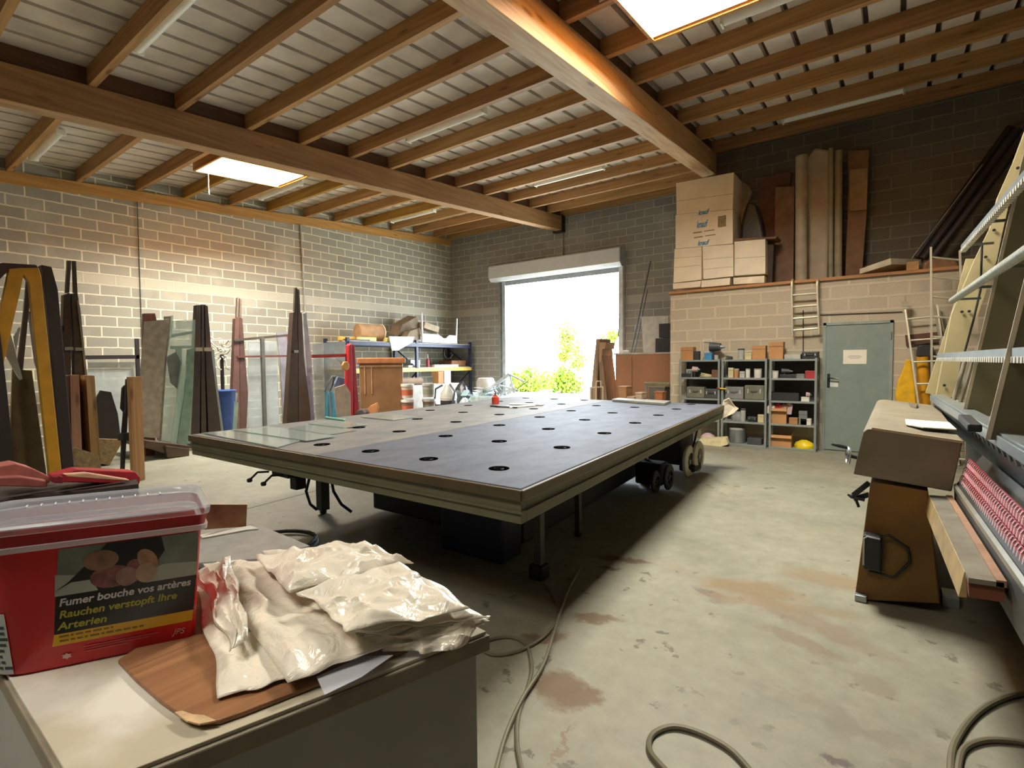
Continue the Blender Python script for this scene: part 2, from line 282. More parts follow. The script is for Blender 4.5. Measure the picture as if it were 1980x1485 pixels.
# roof sheeting: flat pans with narrow raised ribs running with the slope
HOLE = [(h[0]-.03, h[1]+.03, h[2]-.03, h[3]+.03) for h in SKY]
def deck():
    xs = []; x = -.2+.11; per = .355
    fs = []
    segs = []; x = -.2
    while x < XR+.2:
        segs.append((x, x+.292, 0, 0)); segs.append((x+.292, x+.300, 0, .065)); segs.append((x+.300, x+.347, .065, .065)); segs.append((x+.347, x+.355, .065, 0)); x += per
    mb = MB(); mg = MB()
    for (a, b, za, zb) in segs:
        cuts = sorted({a, b, *[c for h in HOLE for c in h[:2] if a < c < b]})
        for p, q in zip(cuts[:-1], cuts[1:]):
            mid = (p+q)/2; holes = sorted([(h[2], h[3]) for h in HOLE if h[0] <= mid <= h[1]])
            ys = [YB]
            for h in holes: ys += [h[0], h[1]]
            ys.append(.2)
            za_ = za+(zb-za)*(p-a)/(b-a); zb_ = za+(zb-za)*(q-a)/(b-a)
            for y0, y1 in zip(ys[::2], ys[1::2]):
                t = mg if za == .065 and zb == .065 else mb
                t.add([(p, y0, roof(DECK, y0)+za_), (q, y0, roof(DECK, y0)+zb_), (q, y1, roof(DECK, y1)+zb_), (p, y1, roof(DECK, y1)+za_)], [(0, 3, 2, 1)])
    return mb, mg
mb, mg = deck()
ce = struct('ceiling', mb, MAT('#ddd4ca', .85, var=.12, scale=2.2), loc=(0, 0, 0))
build('rib', mg, MAT('#5c4c40', .8), ce)  # dark brown carries the shade inside the narrow grooves
# opaque outer skin over the ribs
def skin():
    mb = MB(); xs = sorted({-.2, XR+.2, *[c for h in HOLE for c in h[:2]]})
    for p, q in zip(xs[:-1], xs[1:]):
        mid = (p+q)/2; ys = [YB]
        for h in sorted([(h[2], h[3]) for h in HOLE if h[0] < mid < h[1]]): ys += [h[0], h[1]]
        ys.append(.2)
        for y0, y1 in zip(ys[::2], ys[1::2]):
            z0, z1 = roof(DECK+.07, y0), roof(DECK+.07, y1)
            mb.hexa([(p, y0, z0), (q, y0, z0), (q, y1, z1), (p, y1, z1), (p, y0, z0+.06), (q, y0, z0+.06), (q, y1, z1+.06), (p, y1, z1+.06)])
    return mb
build('roof_sheet', skin(), MAT('#8a8c88', .6), ce)
# skylights in view, then an unseen rear pair added for light
M_SHAFT = WOOD('#cb8f42', '#b0752c', 'x', .5)
for i, (x0, x1, y0, y1, pw) in enumerate(SKY):
    mb = MB()
    def side(ax, ay, bx, by, t):
        mb.hexa([(ax, ay, roof(JB-.02, ay)), (bx, by, roof(JB-.02, by)), (bx+t[0], by+t[1], roof(JB-.02, by)), (ax+t[0], ay+t[1], roof(JB-.02, ay)),
                 (ax, ay, roof(DECK+.26, ay)), (bx, by, roof(DECK+.26, by)), (bx+t[0], by+t[1], roof(DECK+.26, by)), (ax+t[0], ay+t[1], roof(DECK+.26, ay))])
    e = .035
    side(x0, y0, x0, y1, (-e, 0)); side(x1, y0, x1, y1, (e, 0)); side(x0-e, y0, x1+e, y0, (0, -e)); side(x0-e, y1, x1+e, y1, (0, e))
    w = struct('window_%d' % (i+1), mb, M_SHAFT, loc=((x0+x1)/2, (y0+y1)/2, roof(JB, (y0+y1)/2)))
    mb = MB(); zz = [roof(DECK+.27, y) for y in (y0, y1)]
    mb.hexa([(x0-.03, y0-.03, zz[0]), (x1+.03, y0-.03, zz[0]), (x1+.03, y1+.03, zz[1]), (x0-.03, y1+.03, zz[1]), (x0-.03, y0-.03, zz[0]+.01), (x1+.03, y0-.03, zz[0]+.01), (x1+.03, y1+.03, zz[1]+.01), (x0-.03, y1+.03, zz[1]+.01)])
    build('pane', mb, MAT('#fff6e0', .3, trans=.9, var=.02), w)
# ================================================================== ROOF TIMBER
M_BEAM = WOOD('#b38c60', '#957048', 'y', .6); M_BEAMU = WOOD('#d6b588', '#b89060', 'y', .6)
def beam(label, x0, x1, m, y_end=0.0):
    r = thing('roof_beam', label, 'roof beam', ((x0+x1)/2, -9, roof(5.235, -9)))
    mb = MB(); ya = YB+.2
    mb.hexa([(x0, ya, roof(5.235, ya)), (x1, ya, roof(5.235, ya)), (x1, y_end, roof(5.235, y_end)), (x0, y_end, roof(5.235, y_end)), (x0, ya, roof(JB, ya)), (x1, ya, roof(JB, ya)), (x1, y_end, roof(JB, y_end)), (x0, y_end, roof(JB, y_end))])
    build('glulam_beam', mb, m, r, bevel=.008)
    mb = MB(); xm = (x0+x1)/2
    mb.hexa([(xm-.06, ya, roof(JB, ya)), (xm+.06, ya, roof(JB, ya)), (xm+.06, y_end, roof(JB, y_end)), (xm-.06, y_end, roof(JB, y_end)), (xm-.06, ya, roof(DECK-.003, ya)), (xm+.06, ya, roof(DECK-.003, ya)), (xm+.06, y_end, roof(DECK-.003, y_end)), (xm-.06, y_end, roof(DECK-.003, y_end))])
    build('blocking_board', mb, WOOD('#6b4a33', '#4f3423', 'y'), r)
    return r
b1 = beam('dark glued timber beam running to the wall above the shutter door', 4.24, 4.48, M_BEAM)
build('beam_hanger', MB().box(4.47, 4.53, -.12, -.01, 5.18, 5.66).box(4.19, 4.25, -.12, -.01, 5.18, 5.66).box(4.19, 4.53, -.12, -.01, 5.17, 5.22), MAT('#4a4744', .5, .6), b1)
b2 = beam('pale orange glued timber beam running to the boxes on the ledge', 9.10, 9.37, M_BEAMU, -2.5)
M_PLATE = WOOD('#c99a55', '#ad7d3c', 'y')
def plate(x0, x1):
    mb = MB(); y0, y1 = YB+.2, 0
    return mb.hexa([(x0, y0, roof(5.43, y0)), (x1, y0, roof(5.43, y0)), (x1, y1, roof(5.43, y1)), (x0, y1, roof(5.43, y1)), (x0, y0, roof(JB, y0)), (x1, y0, roof(JB, y0)), (x1, y1, roof(JB, y1)), (x0, y1, roof(JB, y1))])
solo('wall_plate', 'orange timber wall plate along the top of the long block wall', 'wall plate', plate(.0, .06), M_PLATE)
JY = [-.06, -.75, -1.62, -2.55, -3.53, -4.5, -5.38, -6.35, -7.24, -8.18, -9.03, -9.96, -10.89, -11.8, -12.7, -13.6, -14.5]
ORD = ['nearest', 'second', 'third', 'fourth', 'fifth', 'sixth', 'seventh', 'eighth', 'ninth', 'tenth', 'eleventh', 'twelfth', 'thirteenth', 'fourteenth', 'fifteenth', 'sixteenth', 'seventeenth']
M_J = [WOOD('#c79a62', '#a17844', 'x'), WOOD('#bf915c', '#98703f', 'x'), WOOD('#b78856', '#8e663c', 'x')]
M_JY = WOOD('#b68a34', '#93691f', 'x')
for bi, (xa, xb, bay) in enumerate([(0, 4.30, 'bay along the long block wall'), (4.42, 9.17, 'middle bay'), (9.30, XR, 'bay over the storage ledge')]):
    for k, y in enumerate(JY):
        if bi == 2 and y > -2.5: continue
        if y < -11 and bi == 0 and y < -12: continue
        n = k+1 if bi < 2 else k-2
        cuts = [(xa, xb)]
        for h in SKY[:2]:
            if h[2]+.05 < y < h[3]-.1 and xa < h[0] < xb: cuts = [(xa, h[0]-.035), (h[1]+.035, xb)]
        mt = M_JY if (bi == 0 and k in (7, 9, 4)) else M_J[(k*2+bi) % 3]
        z0 = roof(JB, y); z1 = roof(DECK-.004, y)
        if len(cuts) == 2:
            for (a, b), w in zip(cuts, ('left', 'right')):
                solo('roof_joist', 'shortened roof joist ending at the %s side of the %s skylight' % (w, 'small' if bi == 0 else 'large'), 'joist', MB().box(a, b, y-.0375, y+.0375, z0, z1), mt)
            continue
        mb = MB().box(cuts[0][0], cuts[0][1], y-.0375, y+.0375, z0, z1)
        lab = 'timber roof joist in the %s, %s to the far end' % (bay, ORD[n-1]) if n > 1 else 'timber roof joist in the %s, right against the far wall' % bay
        solo('roof_joist', lab, 'joist', mb, mt, group='roof joists in the '+bay)
# fluorescent lamps
M_LB = MAT('#eceee4', .4, var=.03); M_LD = MAT('#f8faf4', .25, var=.02)
def lamp(label, x0, x1, y, z0=5.71):
    z = roof(z0, y); r = thing('fluorescent_light', label, 'light fixture', ((x0+x1)/2, y, z-.02), 'fluorescent light fittings')
    build('housing', MB().box(x0, x1, y-.035, y+.035, z+.03, z+.075), M_LB, r, bevel=.006)
    n = 10; pr = [(y+.06*math.cos(math.pi*i/n), z+.03-.07*math.sin(math.pi*i/n)) for i in range(n+1)]
    build('diffuser', MB().prism([(x0+.02, a, b) for a, b in pr], (x1-x0-.04, 0, 0)), M_LD, r, smooth=True)
    for x in (x0, x1-.03): build('end_cap', MB().box(x, x+.03, y-.063, y+.063, z-.045, z+.06), M_LB, r, bevel=.01)
lamp('long fluorescent fitting in the middle bay nearest the camera', 5.55, 7.15, -10.78)
lamp('fluorescent fitting by the long wall, near end', .8, 2.4, -10.72)
lamp('fluorescent fitting right beside the small skylight by the long wall', .75, 2.35, -6.92)
lamp('fluorescent fitting halfway down the middle bay', 5.62, 7.28, -6.97)
lamp('fluorescent fitting in the middle bay near the shutter door', 5.58, 7.3, -3.12)
lamp('fluorescent fitting by the long wall, nearest the shutter door', .7, 2.4, -3.12)
lamp('bright fluorescent fitting beside the large skylight', 10.58, 12.2, -6.9)
lamp('fluorescent fitting in front of the dark wall over the ledge', 10.6, 12.25, -3.15)
# ================================================================== SHUTTER DOOR
M_SH = MAT('#d5d8da', .45, var=.03)
r = thing('roller_shutter', 'white roller shutter box over the bright doorway', 'shutter', (4.16, -.1, 0))
pr = [(0, 3.97), (-.26, 3.97), (-.36, 4.06), (-.36, 4.42), (-.33, 4.45), (0, 4.45)]
build('shutter_box', MB().prism([(1.96, y-.002, z) for y, z in pr], (4.40, 0, 0)), M_SH, r, bevel=.006)
build('end_plate', MB().prism([(6.36, y-.002, z) for y, z in pr], (.03, 0, 0)), MAT('#b9bcbe', .4), r)
build('shutter_slat', MB().box(2.3, 6.3, -.09, -.04, 3.84, 3.99), MAT('#9fa6ab', .4), r)
build('guide_rail', MB().box(2.14, 2.22, -.09, -.002, 0, 3.97).box(2.22, 2.26, -.06, -.002, 0, 3.97), MAT('#8f9594', .5), r)
build('guide_rail', MB().box(2.30, 2.42, -.12, -.002, 0, 3.97), MAT('#b4c2cf', .35), r, bevel=.004)
build('guide_rail', MB().box(6.24, 6.36, -.12, -.002, 0, 3.97), MAT('#d8dde0', .35), r, bevel=.004)
# steel service door in the partition
dr = struct('door_1', MB().box(D0+.02, D1-.02, PY-.02, PY+.03, .01, DH-.02), MAT('#80908a', .45, var=.05), bevel=.004)
build('door_frame', MB().box(D0, D0+.04, PY-.035, PY+.1, 0, DH).box(D1-.04, D1, PY-.035, PY+.1, 0, DH).box(D0, D1, PY-.035, PY+.1, DH-.04, DH), MAT('#8b9790', .5), dr)
p = U(1602, 737, Y=PY-.03)
build('handle_plate', MB().box(p.x-.02, p.x+.02, PY-.03, PY-.02, p.z-.1, p.z+.12), MAT('#23272a', .4), dr, bevel=.003)
build('door_handle', MB().tube([(p.x, PY-.03, p.z+.05), (p.x, PY-.07, p.z+.05), (p.x+.02, PY-.085, p.z+.05), (p.x+.13, PY-.085, p.z+.045)], .011), MAT('#1d2022', .35), dr, smooth=True)
build('lock_label', MB().box(p.x+.02, p.x+.13, PY-.024, PY-.02, p.z-.09, p.z+.01), MAT('#cfd2c9', .6), dr)
for z in (.3, 1.75): build('hinge', MB().cyl((D1-.03, PY-.045, z), (D1-.03, PY-.045, z+.1), .012), MAT('#aab0aa', .4, .6), dr)
a, b = U(1630, 704, Y=PY-.025), U(1676, 676, Y=PY-.025)
sg = build('paper_sign', MB().box(a.x, b.x, PY-.026, PY-.021, a.z, b.z), MAT('#e8e4d4', .7, var=.02), dr)
mb = MB()
for i, w in enumerate((.5, .62, .45)):
    z = (a.z+b.z)/2+.018-.018*i; xm = (a.x+b.x)/2; mb.box(xm-w*(b.x-a.x)/2, xm+w*(b.x-a.x)/2, PY-.0275, PY-.0262, z-.004, z+.004)
build('faded_writing', mb, MAT('#b5b3a8', .8), sg)
# ================================================================== GLASS CUTTING TABLE
TZ = .88
A_, B_, C_ = V((7.531, -11.154, TZ)), V((10.822, -11.10, TZ)), V((10.414, -6.03, TZ))
E1 = (B_-A_).normalized(); E2 = (C_-B_).normalized(); TW = (B_-A_).length; TL = (C_-B_).length
def tp(u, v, z): q = A_+E1*u+E2*v; return V((q.x, q.y, z))           # point on the table, u across, v along
def tbox(mb, u0, u1, v0, v1, z0, z1): return mb.hexa([tp(u0, v0, z0), tp(u1, v0, z0), tp(u1, v1, z0), tp(u0, v1, z0), tp(u0, v0, z1), tp(u1, v0, z1), tp(u1, v1, z1), tp(u0, v1, z1)])
tb = thing('glass_cutting_table', 'huge low glass cutting table with dark felt top and round air holes', 'table', tp(TW/2, TL/2, 0))
M_OL = MAT('#6f7058', .55, var=.1, scale=3); M_OD = MAT('#4a4b3c', .6)
def felt(h1, h2):
    m, nt, b = base_mat('felt'); L = nt.links; b.inputs['Roughness'].default_value = .66; b.inputs['Specular IOR Level'].default_value = .2
    tc = N(nt, 'ShaderNodeTexCoord'); mp = N(nt, 'ShaderNodeMapping'); mp.inputs['Scale'].default_value = (2.6, 1.3, 1); mp.inputs['Rotation'].default_value = (0, 0, .1); n1 = N(nt, 'ShaderNodeTexNoise'); n1.inputs['Scale'].default_value = 2.5; n1.inputs['Detail'].default_value = 9; n1.inputs['Roughness'].default_value = .7
    L.new(tc.outputs['Object'], mp.inputs['Vector']); L.new(mp.outputs['Vector'], n1.inputs['Vector'])
    r1 = N(nt, 'ShaderNodeValToRGB'); r1.color_ramp.elements[0].position = .3; r1.color_ramp.elements[0].color = lin(h1); r1.color_ramp.elements[1].position = .72; r1.color_ramp.elements[1].color = lin(h2); L.new(n1.outputs['Fac'], r1.inputs['Fac']); L.new(r1.outputs['Color'], b.inputs['Base Color'])
    bp = N(nt, 'ShaderNodeBump'); bp.inputs['Strength'].default_value = .1; bp.inputs['Distance'].default_value = .005; L.new(n1.outputs['Fac'], bp.inputs['Height']); L.new(bp.outputs['Normal'], b.inputs['Normal']); return m
SP = 1.72
tbox(mb := MB(), 0, SP-.003, 0, TL, TZ-.03, TZ); build('table_panel', mb, felt('#66676a', '#84847f'), tb, bevel=.006)
tbox(mb := MB(), SP+.003, TW, 0, TL, TZ-.03, TZ); build('table_panel', mb, felt('#4d525c', '#676d78'), tb, bevel=.006)  # bluer felt colour has the doorway's reflection painted in
mb = MB(); g = .012
tbox(mb, -g, TW+g, -g-.01, -.0005, TZ-.055, TZ-.004); tbox(mb, TW+.0005, TW+g+.01, -g, TL+g, TZ-.055, TZ-.004); tbox(mb, -g-.01, -.0005, -g, TL+g, TZ-.055, TZ-.004); tbox(mb, -g, TW+g, TL+.0005, TL+g+.01, TZ-.055, TZ-.004)
build('edge_moulding', mb, MAT('#5f5038', .5, dark='#4c4634', scale=4), tb, bevel=.004)
mb = MB(); tbox(mb, .0, TW, .0, .05, TZ-.165, TZ-.056); tbox(mb, TW-.05, TW, .05, TL, TZ-.165, TZ-.056); tbox(mb, .0, .05, .05, TL, TZ-.165, TZ-.056); tbox(mb, 0, TW, TL-.05, TL, TZ-.165, TZ-.056)
tbox(mb, .06, TW-.06, .06, TL-.06, TZ-.1, TZ-.056)
build('steel_frame', mb, M_OL, tb, bevel=.004)
mb = MB(); tbox(mb, -.012, TW+.012, -.012, 0, TZ-.115, TZ-.105); tbox(mb, TW, TW+.012, 0, TL, TZ-.115, TZ-.105); tbox(mb, -.012, 0, 0, TL, TZ-.115, TZ-.105); build('frame_flange', mb, M_OL, tb)
mb = MB(); tbox(mb, TW-.22, TW-.16, .5, TL-.3, TZ-.24, TZ-.17); tbox(mb, .16, .22, .5, TL-.3, TZ-.24, TZ-.17)
for v in (.8, 2.4, 4.3): tbox(mb, .2, TW-.2, v, v+.07, TZ-.24, TZ-.17)
build('under_rail', mb, M_OL, tb, bevel=.003)
M_BLK = MAT('#1c1c1d', .6, var=.2); M_HOLE = MAT('#060607', 1.0); M_HOLE.node_tree.nodes['Principled BSDF'].inputs['Specular IOR Level'].default_value = 0; M_CHR = MAT('#b9bcbe', .25, .9, var=.03)
hr = (B_-A_).length
for i in range(6):
    for j in range(7):
        c = V((10.47, -10.808, TZ))-V((.5135, .019, 0))*i+V((-.0685, .769, 0))*j
        if (c-A_).dot(E2) > TL-.06: continue
        h = build('air_hole', MB().cyl(c+V((0, 0, .0005)), c+V((0, 0, .003)), .056, n=28), M_HOLE, tb)
        build('air_nozzle', MB().torus(c+V((0, 0, .002)), (0, 0, 1), .026, .0015, 14, 5).cyl(c+V((.03, -.01, .001)), c+V((.03, -.01, .0034)), .009), MAT('#3c3f42', .8), h)
# legs
def leg(px, py, w, foot, lab=None):
    q = U(px, py, Z=0); o = build('leg', MB().box(q.x-w/2, q.x+w/2, q.y-w/2, q.y+w/2, foot*.8, TZ-.16), MAT('#3d3e38', .6), tb, bevel=.004)
    build('foot', MB().box(q.x-foot*.55, q.x+foot*.55, q.y-foot*.5, q.y+foot*.5, 0, foot), M_BLK, o, bevel=.012)
leg(1043, 1118, .055, .1); leg(1118, 1037, .045, .05); leg(625, 993, .09, .05)
for (u, v) in ((.7, TL-1.0), (TW-.7, TL-1.1), (1.6, 2.4)):
    q = tp(u, v, 0); o = build('leg', MB().box(q.x-.03, q.x+.03, q.y-.03, q.y+.03, .05, TZ-.16), MAT('#3d3e38', .6), tb); build('foot', MB().box(q.x-.05, q.x+.05, q.y-.05, q.y+.05, 0, .07), M_BLK, o, bevel=.01)
# pneumatic levers under the left corner
q = U(520, 912, Y=-11.0); lv = build('valve_block', MB().box(q.x, q.x+.22, q.y+.02, q.y+.12, q.z-.03, q.z+.03).box(q.x+.28, q.x+.36, q.y, q.y+.08, q.z-.09, q.z+.0), M_BLK, tb, bevel=.006)
for dx in (0, .2):
    build('lever', MB().tube([(q.x+dx, q.y, q.z), (q.x+dx-.05, q.y-.06, q.z), (q.x+dx-.11, q.y-.09, q.z-.06)], .008), M_BLK, lv, smooth=True)
    build('lever_knob', MB().lathe((q.x+dx-.11, q.y-.09, q.z-.078), [(.001, 0), (.016, .004), (.02, .016), (.016, .028), (.001, .033)], 12), M_BLK, lv, smooth=True)
build('air_hose', MB().tube([U(598, 925, Y=-10.6), U(592, 950, Y=-10.6), U(600, 975, Y=-10.5), U(612, 985, Y=-10.5)], .012), M_BLK, tb, smooth=True)
build('air_hose', MB().tube([U(640, 925, Y=-10.4), U(645, 950, Y=-10.35), U(660, 975, Y=-10.3), U(680, 990, Y=-10.25)], .013), M_BLK, tb, smooth=True)
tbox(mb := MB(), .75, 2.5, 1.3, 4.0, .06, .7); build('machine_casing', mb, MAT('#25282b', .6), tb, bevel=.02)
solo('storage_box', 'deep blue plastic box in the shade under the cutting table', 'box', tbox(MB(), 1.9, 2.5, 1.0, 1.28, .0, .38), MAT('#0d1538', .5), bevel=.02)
# coiled hose in the shade
pts = []
for i in range(70):
    t = i/70*2*math.pi*2.2; c = tp(.75+.36*math.cos(t)*(1+.1*math.sin(t*.4)), .15+.45*math.sin(t), .015+.012*(t/6)); pts.append(c)
solo('hose', 'black rubber hose lying in a coil under the table corner', 'hose', MB().tube(pts, .013), M_BLK, smooth=True)
# hand pallet truck with wheels at the far right leg
w0 = U(1345, 905, Z=0)
tr = thing('wheeled_cart', 'dark wheeled cart parked beneath the far end of the cutting table', 'cart', w0)
def wheel(px, py, Yp, r_, w, tyre, parent, rim=None):
    c = U(px, py, Y=Yp); o = build('wheel', MB().lathe((c.x-w/2, c.y, c.z), [(r_*.55, 0), (r_*.9, 0), (r_, w*.25), (r_, w*.75), (r_*.9, w), (r_*.55, w), (r_*.55, 0)], 28, (1, 0, 0)), tyre, parent, smooth=True)
    mb = MB().cyl((c.x-w*.45, c.y, c.z), (c.x+w*.45, c.y, c.z), r_*.16, n=12)
    for k in range(5):
        t = 2*math.pi*k/5; mb.bar((c.x, c.y, c.z), (c.x, c.y+r_*.6*math.cos(t), c.z+r_*.6*math.sin(t)), .02, .02)
    build('wheel_rim', mb, rim or MAT('#9c9a90', .4, .3), o)
wheel(1332, 892, -6.45, .2, .05, MAT('#dcd7c6', .6), tr); wheel(1350, 882, -6.2, .2, .05, MAT('#d5cdb8', .6), tr)
q = U(1330, 895, Y=-6.4)
build('cart_body', MB().box(q.x-.5, q.x-.05, q.y-.1, q.y+.4, .12, .5).box(q.x-.1, q.x+.1, q.y-.05, q.y+.25, .04, .12), MAT('#2a2422', .6), tr, bevel=.02)
build('handle_bar', MB().tube([(q.x, q.y+.2, .3), (q.x+.03, q.y+.35, .62), (q.x+.1, q.y+.38, .68)], .014), MAT('#33262a', .5), tr, smooth=True)
hw = thing('hand_wheel_unit', 'pair of black spoked wheels low under the table beside its right edge', 'wheels', U(1290, 950, Z=0))
wheel(1293, 922, -7.35, .145, .035, M_BLK, hw, M_BLK); wheel(1268, 932, -7.6, .12, .035, M_BLK, hw, M_BLK)
q = U(1290, 930, Y=-7.35); build('axle_housing', MB().box(q.x-.35, q.x-.04, q.y-.08, q.y+.15, .05, .3), M_BLK, hw, bevel=.02)
q = U(1400, 792, Y=-6.2)
solo('rag', 'pale cloth hanging off the far right corner of the cutting table', 'cloth', MB().prism([U(1392, 802, Y=-6.1), U(1398, 776, Y=-6.05), U(1409, 770, Y=-6.05), U(1421, 787, Y=-6.0), U(1428, 791, Y=-6.0), U(1418, 800, Y=-6.05), U(1400, 808, Y=-6.1), U(1385, 813, Y=-6.12)], (0, .02, .01)), MAT('#b9ae98', .8, bump=.4, scale=20), bevel=.006)
# things lying on the table
M_GLS = MAT('#b9c7be', .08, var=.02, trans=0); M_GLS.node_tree.nodes['Principled BSDF'].inputs['Alpha'].default_value = .62
def tslab(name, label, cat, pts, t, m, z=TZ, grp=None, **k):
    return solo(name, label, cat, MB().prism([U(x, y, Z=z+.004) for x, y in pts], (0, 0, t)), m, group=grp, **k)
G = 'glass sheets on the cutting table'
tslab('glass_sheet', 'clear glass sheet at the very corner of the cutting table', 'glass sheet', [(392, 838), (535, 866), (580, 853), (455, 832)], .006, M_GLS, grp=G)
tslab('glass_sheet', 'wide greenish glass sheet second from the near table corner', 'glass sheet', [(447, 832), (592, 853), (650, 844), (520, 825)], .006, M_GLS, TZ+.0065, grp=G)
tslab('glass_sheet', 'pale glass sheet third from the near table corner', 'glass sheet', [(552, 829), (636, 841), (690, 832), (600, 820)], .006, M_GLS, TZ+.0005, grp=G)
tslab('glass_sheet', 'small clear glass sheet lying fourth from the table corner', 'glass sheet', [(596, 820), (665, 828), (712, 821), (640, 813)], .006, M_GLS, TZ+.007, grp=G)
tslab('glass_sheet', 'isolated glass sheet further along the left table edge', 'glass sheet', [(697, 807), (760, 813), (808, 806), (745, 801)], .006, M_GLS, grp=G)
tslab('glass_strip', 'bright turquoise-edged glass strip on the cutting table', 'glass strip', [(628, 809), (666, 814), (668, 812), (630, 807)], .012, MAT('#9fe8d2', .1))
tslab('steel_ruler', 'grey sliding bar lying across the far side of the table', 'bar', [(1183, 776), (1285, 784), (1297, 779), (1195, 773)], .03, MAT('#8a8a80', .5), bevel=.003)
tslab('wood_strip', 'white flat strip lying on the table beside the red bottle', 'strip', [(985, 789), (1034, 785), (1036, 783), (988, 787)], .01, MAT('#e6e2d8', .5))
tslab('wood_strip', 'dark thin strip on the table by the red bottle', 'strip', [(948, 786), (1000, 789), (1002, 786), (950, 784)], .012, MAT('#4a4038', .5))
tslab('wood_strip', 'long pale batten near the back edge of the cutting table', 'strip', [(985, 783), (1050, 784), (1052, 782), (987, 781)], .012, MAT('#cfc8b8', .5))
q = U(958, 781, Z=TZ)
rb = thing('squeeze_bottle', 'small red squeeze bottle with a spout standing on the cutting table', 'bottle', q)
build('bottle_body', MB().lathe(q+V((0, 0, .001)), [(.001, 0), (.05, 0), (.052, .01), (.05, .09), (.03, .11), (.03, .12), (.001, .12)], 18), MAT('#c9452f', .35), rb, smooth=True)
build('spout', MB().tube([q+V((0, 0, .12)), q+V((0, 0, .16)), q+V((-.03, 0, .2))], [.012, .01, .005]), MAT('#3f4140', .5), rb, smooth=True)
# ================================================================== EDGING MACHINE AT THE RIGHT
mc = thing('glass_edging_machine', 'large olive and brown glass edging machine with red toothed belts on the right', 'machine', (12.4, -8.9, 0))
M_HEAD = MAT('#7c7461', .6, var=.1, scale=5); M_BRN = MAT('#7c5a20', .55, dark='#5f431a', scale=3); M_OLV = MAT('#77735a', .55, var=.08, scale=4); M_STL = MAT('#9aa3a3', .35, .7, var=.08)
hy = -9.3; pTL, pTR, pBL, pBR = U(1666, 826, Y=hy), U(1862, 853, Y=hy), U(1650, 917, Y=hy), U(1840, 951, Y=hy)
r1 = .07; a = [V((pTL.x, hy, pTL.z-r1)), V((pTL.x+r1*.1, hy, pTL.z-r1*.4)), V((pTL.x+r1*.4, hy, pTL.z-r1*.1)), V((pTL.x+r1, hy, pTL.z-.002)), pTR, pBR, pBL]
build('head_housing', MB().prism(a, (.02, 2.35, .02)), M_HEAD, mc, smooth=True, bevel=.006)
build('head_lip', MB().prism([pTL+V((.05, -.004, .002)), pTR+V((0, -.004, .002)), pTR+V((0, -.004, -.012)), pTL+V((.05, -.004, -.012))], (0, .02, 0)), MAT('#b7ab8e', .5), mc)
bb = [U(1683, 931, Y=hy+.02), U(1795, 950, Y=hy+.02), U(1818, 1168, Y=hy+.02), U(1652, 1160, Y=hy+.02)]
build('brown_base', MB().prism(bb, (.02, 1.6, 0)), M_BRN, mc, bevel=.008)
q = U(1656, 1168, Y=hy-.02); q.z = 0; build('machine_foot', MB().box(q.x-.01, q.x+.05, hy-.02, hy+.05, 0, .04), M_STL, mc, bevel=.004); build('machine_foot', MB().box(12.42, 12.5, hy+.2, hy+.35, 0, .06), M_STL, mc, bevel=.004)
a, b = U(1668, 1098, Y=hy-.04), U(1706, 1037, Y=hy-.04)
sw = build('switch_box', MB().box(a.x, b.x, hy-.07, hy+.02, a.z, b.z), MAT('#23262b', .5), mc, bevel=.012)
build('switch_rim', MB().tube([(a.x+.005, hy-.075, a.z+.03), (a.x+.005, hy-.075, b.z-.02), (a.x+.02, hy-.075, b.z-.006), (b.x-.01, hy-.075, b.z-.01)], .005), MAT('#a8adb3', .4), sw, smooth=True)
build('power_cord', MB().tube([(b.x-.02, hy-.03, b.z-.02), (b.x+.03, hy-.03, b.z+.01), (b.x+.12, hy-.02, b.z-.05), (b.x+.13, hy-.01, b.z-.13), (b.x+.06, hy-.01, a.z-.03), (a.x+.03, hy-.01, a.z-.02)], .008), M_BLK, mc, smooth=True)
# crank on the left flank
q = U(1640, 880, Y=-9.15); hd = build('crank_wheel', MB().torus(q, (1, .2, 0), .05, .009, 24, 8).bar(q+V((0, 0, -.05)), q+V((0, 0, .05)), .01, .01), M_CHR, mc, smooth=True)
build('crank_grip', MB().tube([q+V((0, 0, .045)), q+V((-.04, 0, .055)), q+V((-.09, 0, .062))], [.01, .014, .008]), M_BLK, hd, smooth=True)
build('crank_shaft', MB().cyl(q, (pBL.x+.02, q.y, q.z-.01), .014), M_BLK, mc); build('shaft_knob', MB().cyl((q.x+.08, q.y+.06, q.z+.03), (q.x+.08, q.y+.06, q.z+.07), .02, .012), M_BLK, mc)
q = U(1665, 950, Y=-9.15); build('clamp_arm', MB().bar(q+V((-.04, 0, -.03)), q+V((.04, 0, .06)), .02, .03).bar(q+V((-.04, .03, -.06)), q+V((.04, .03, -.02)), .02, .03), MAT('#3a3a38', .5, .4), mc)
build('clamp_lever', MB().tube([q+V((.02, 0, -.05)), q+V((-.05, 0, -.04)), q+V((-.07, 0, -.03))], [.012, .012, .006]).cyl(q+V((-.03, 0, -.045)), q+V((-.01, -.0, -.1)), .008), M_BLK, mc, smooth=True)
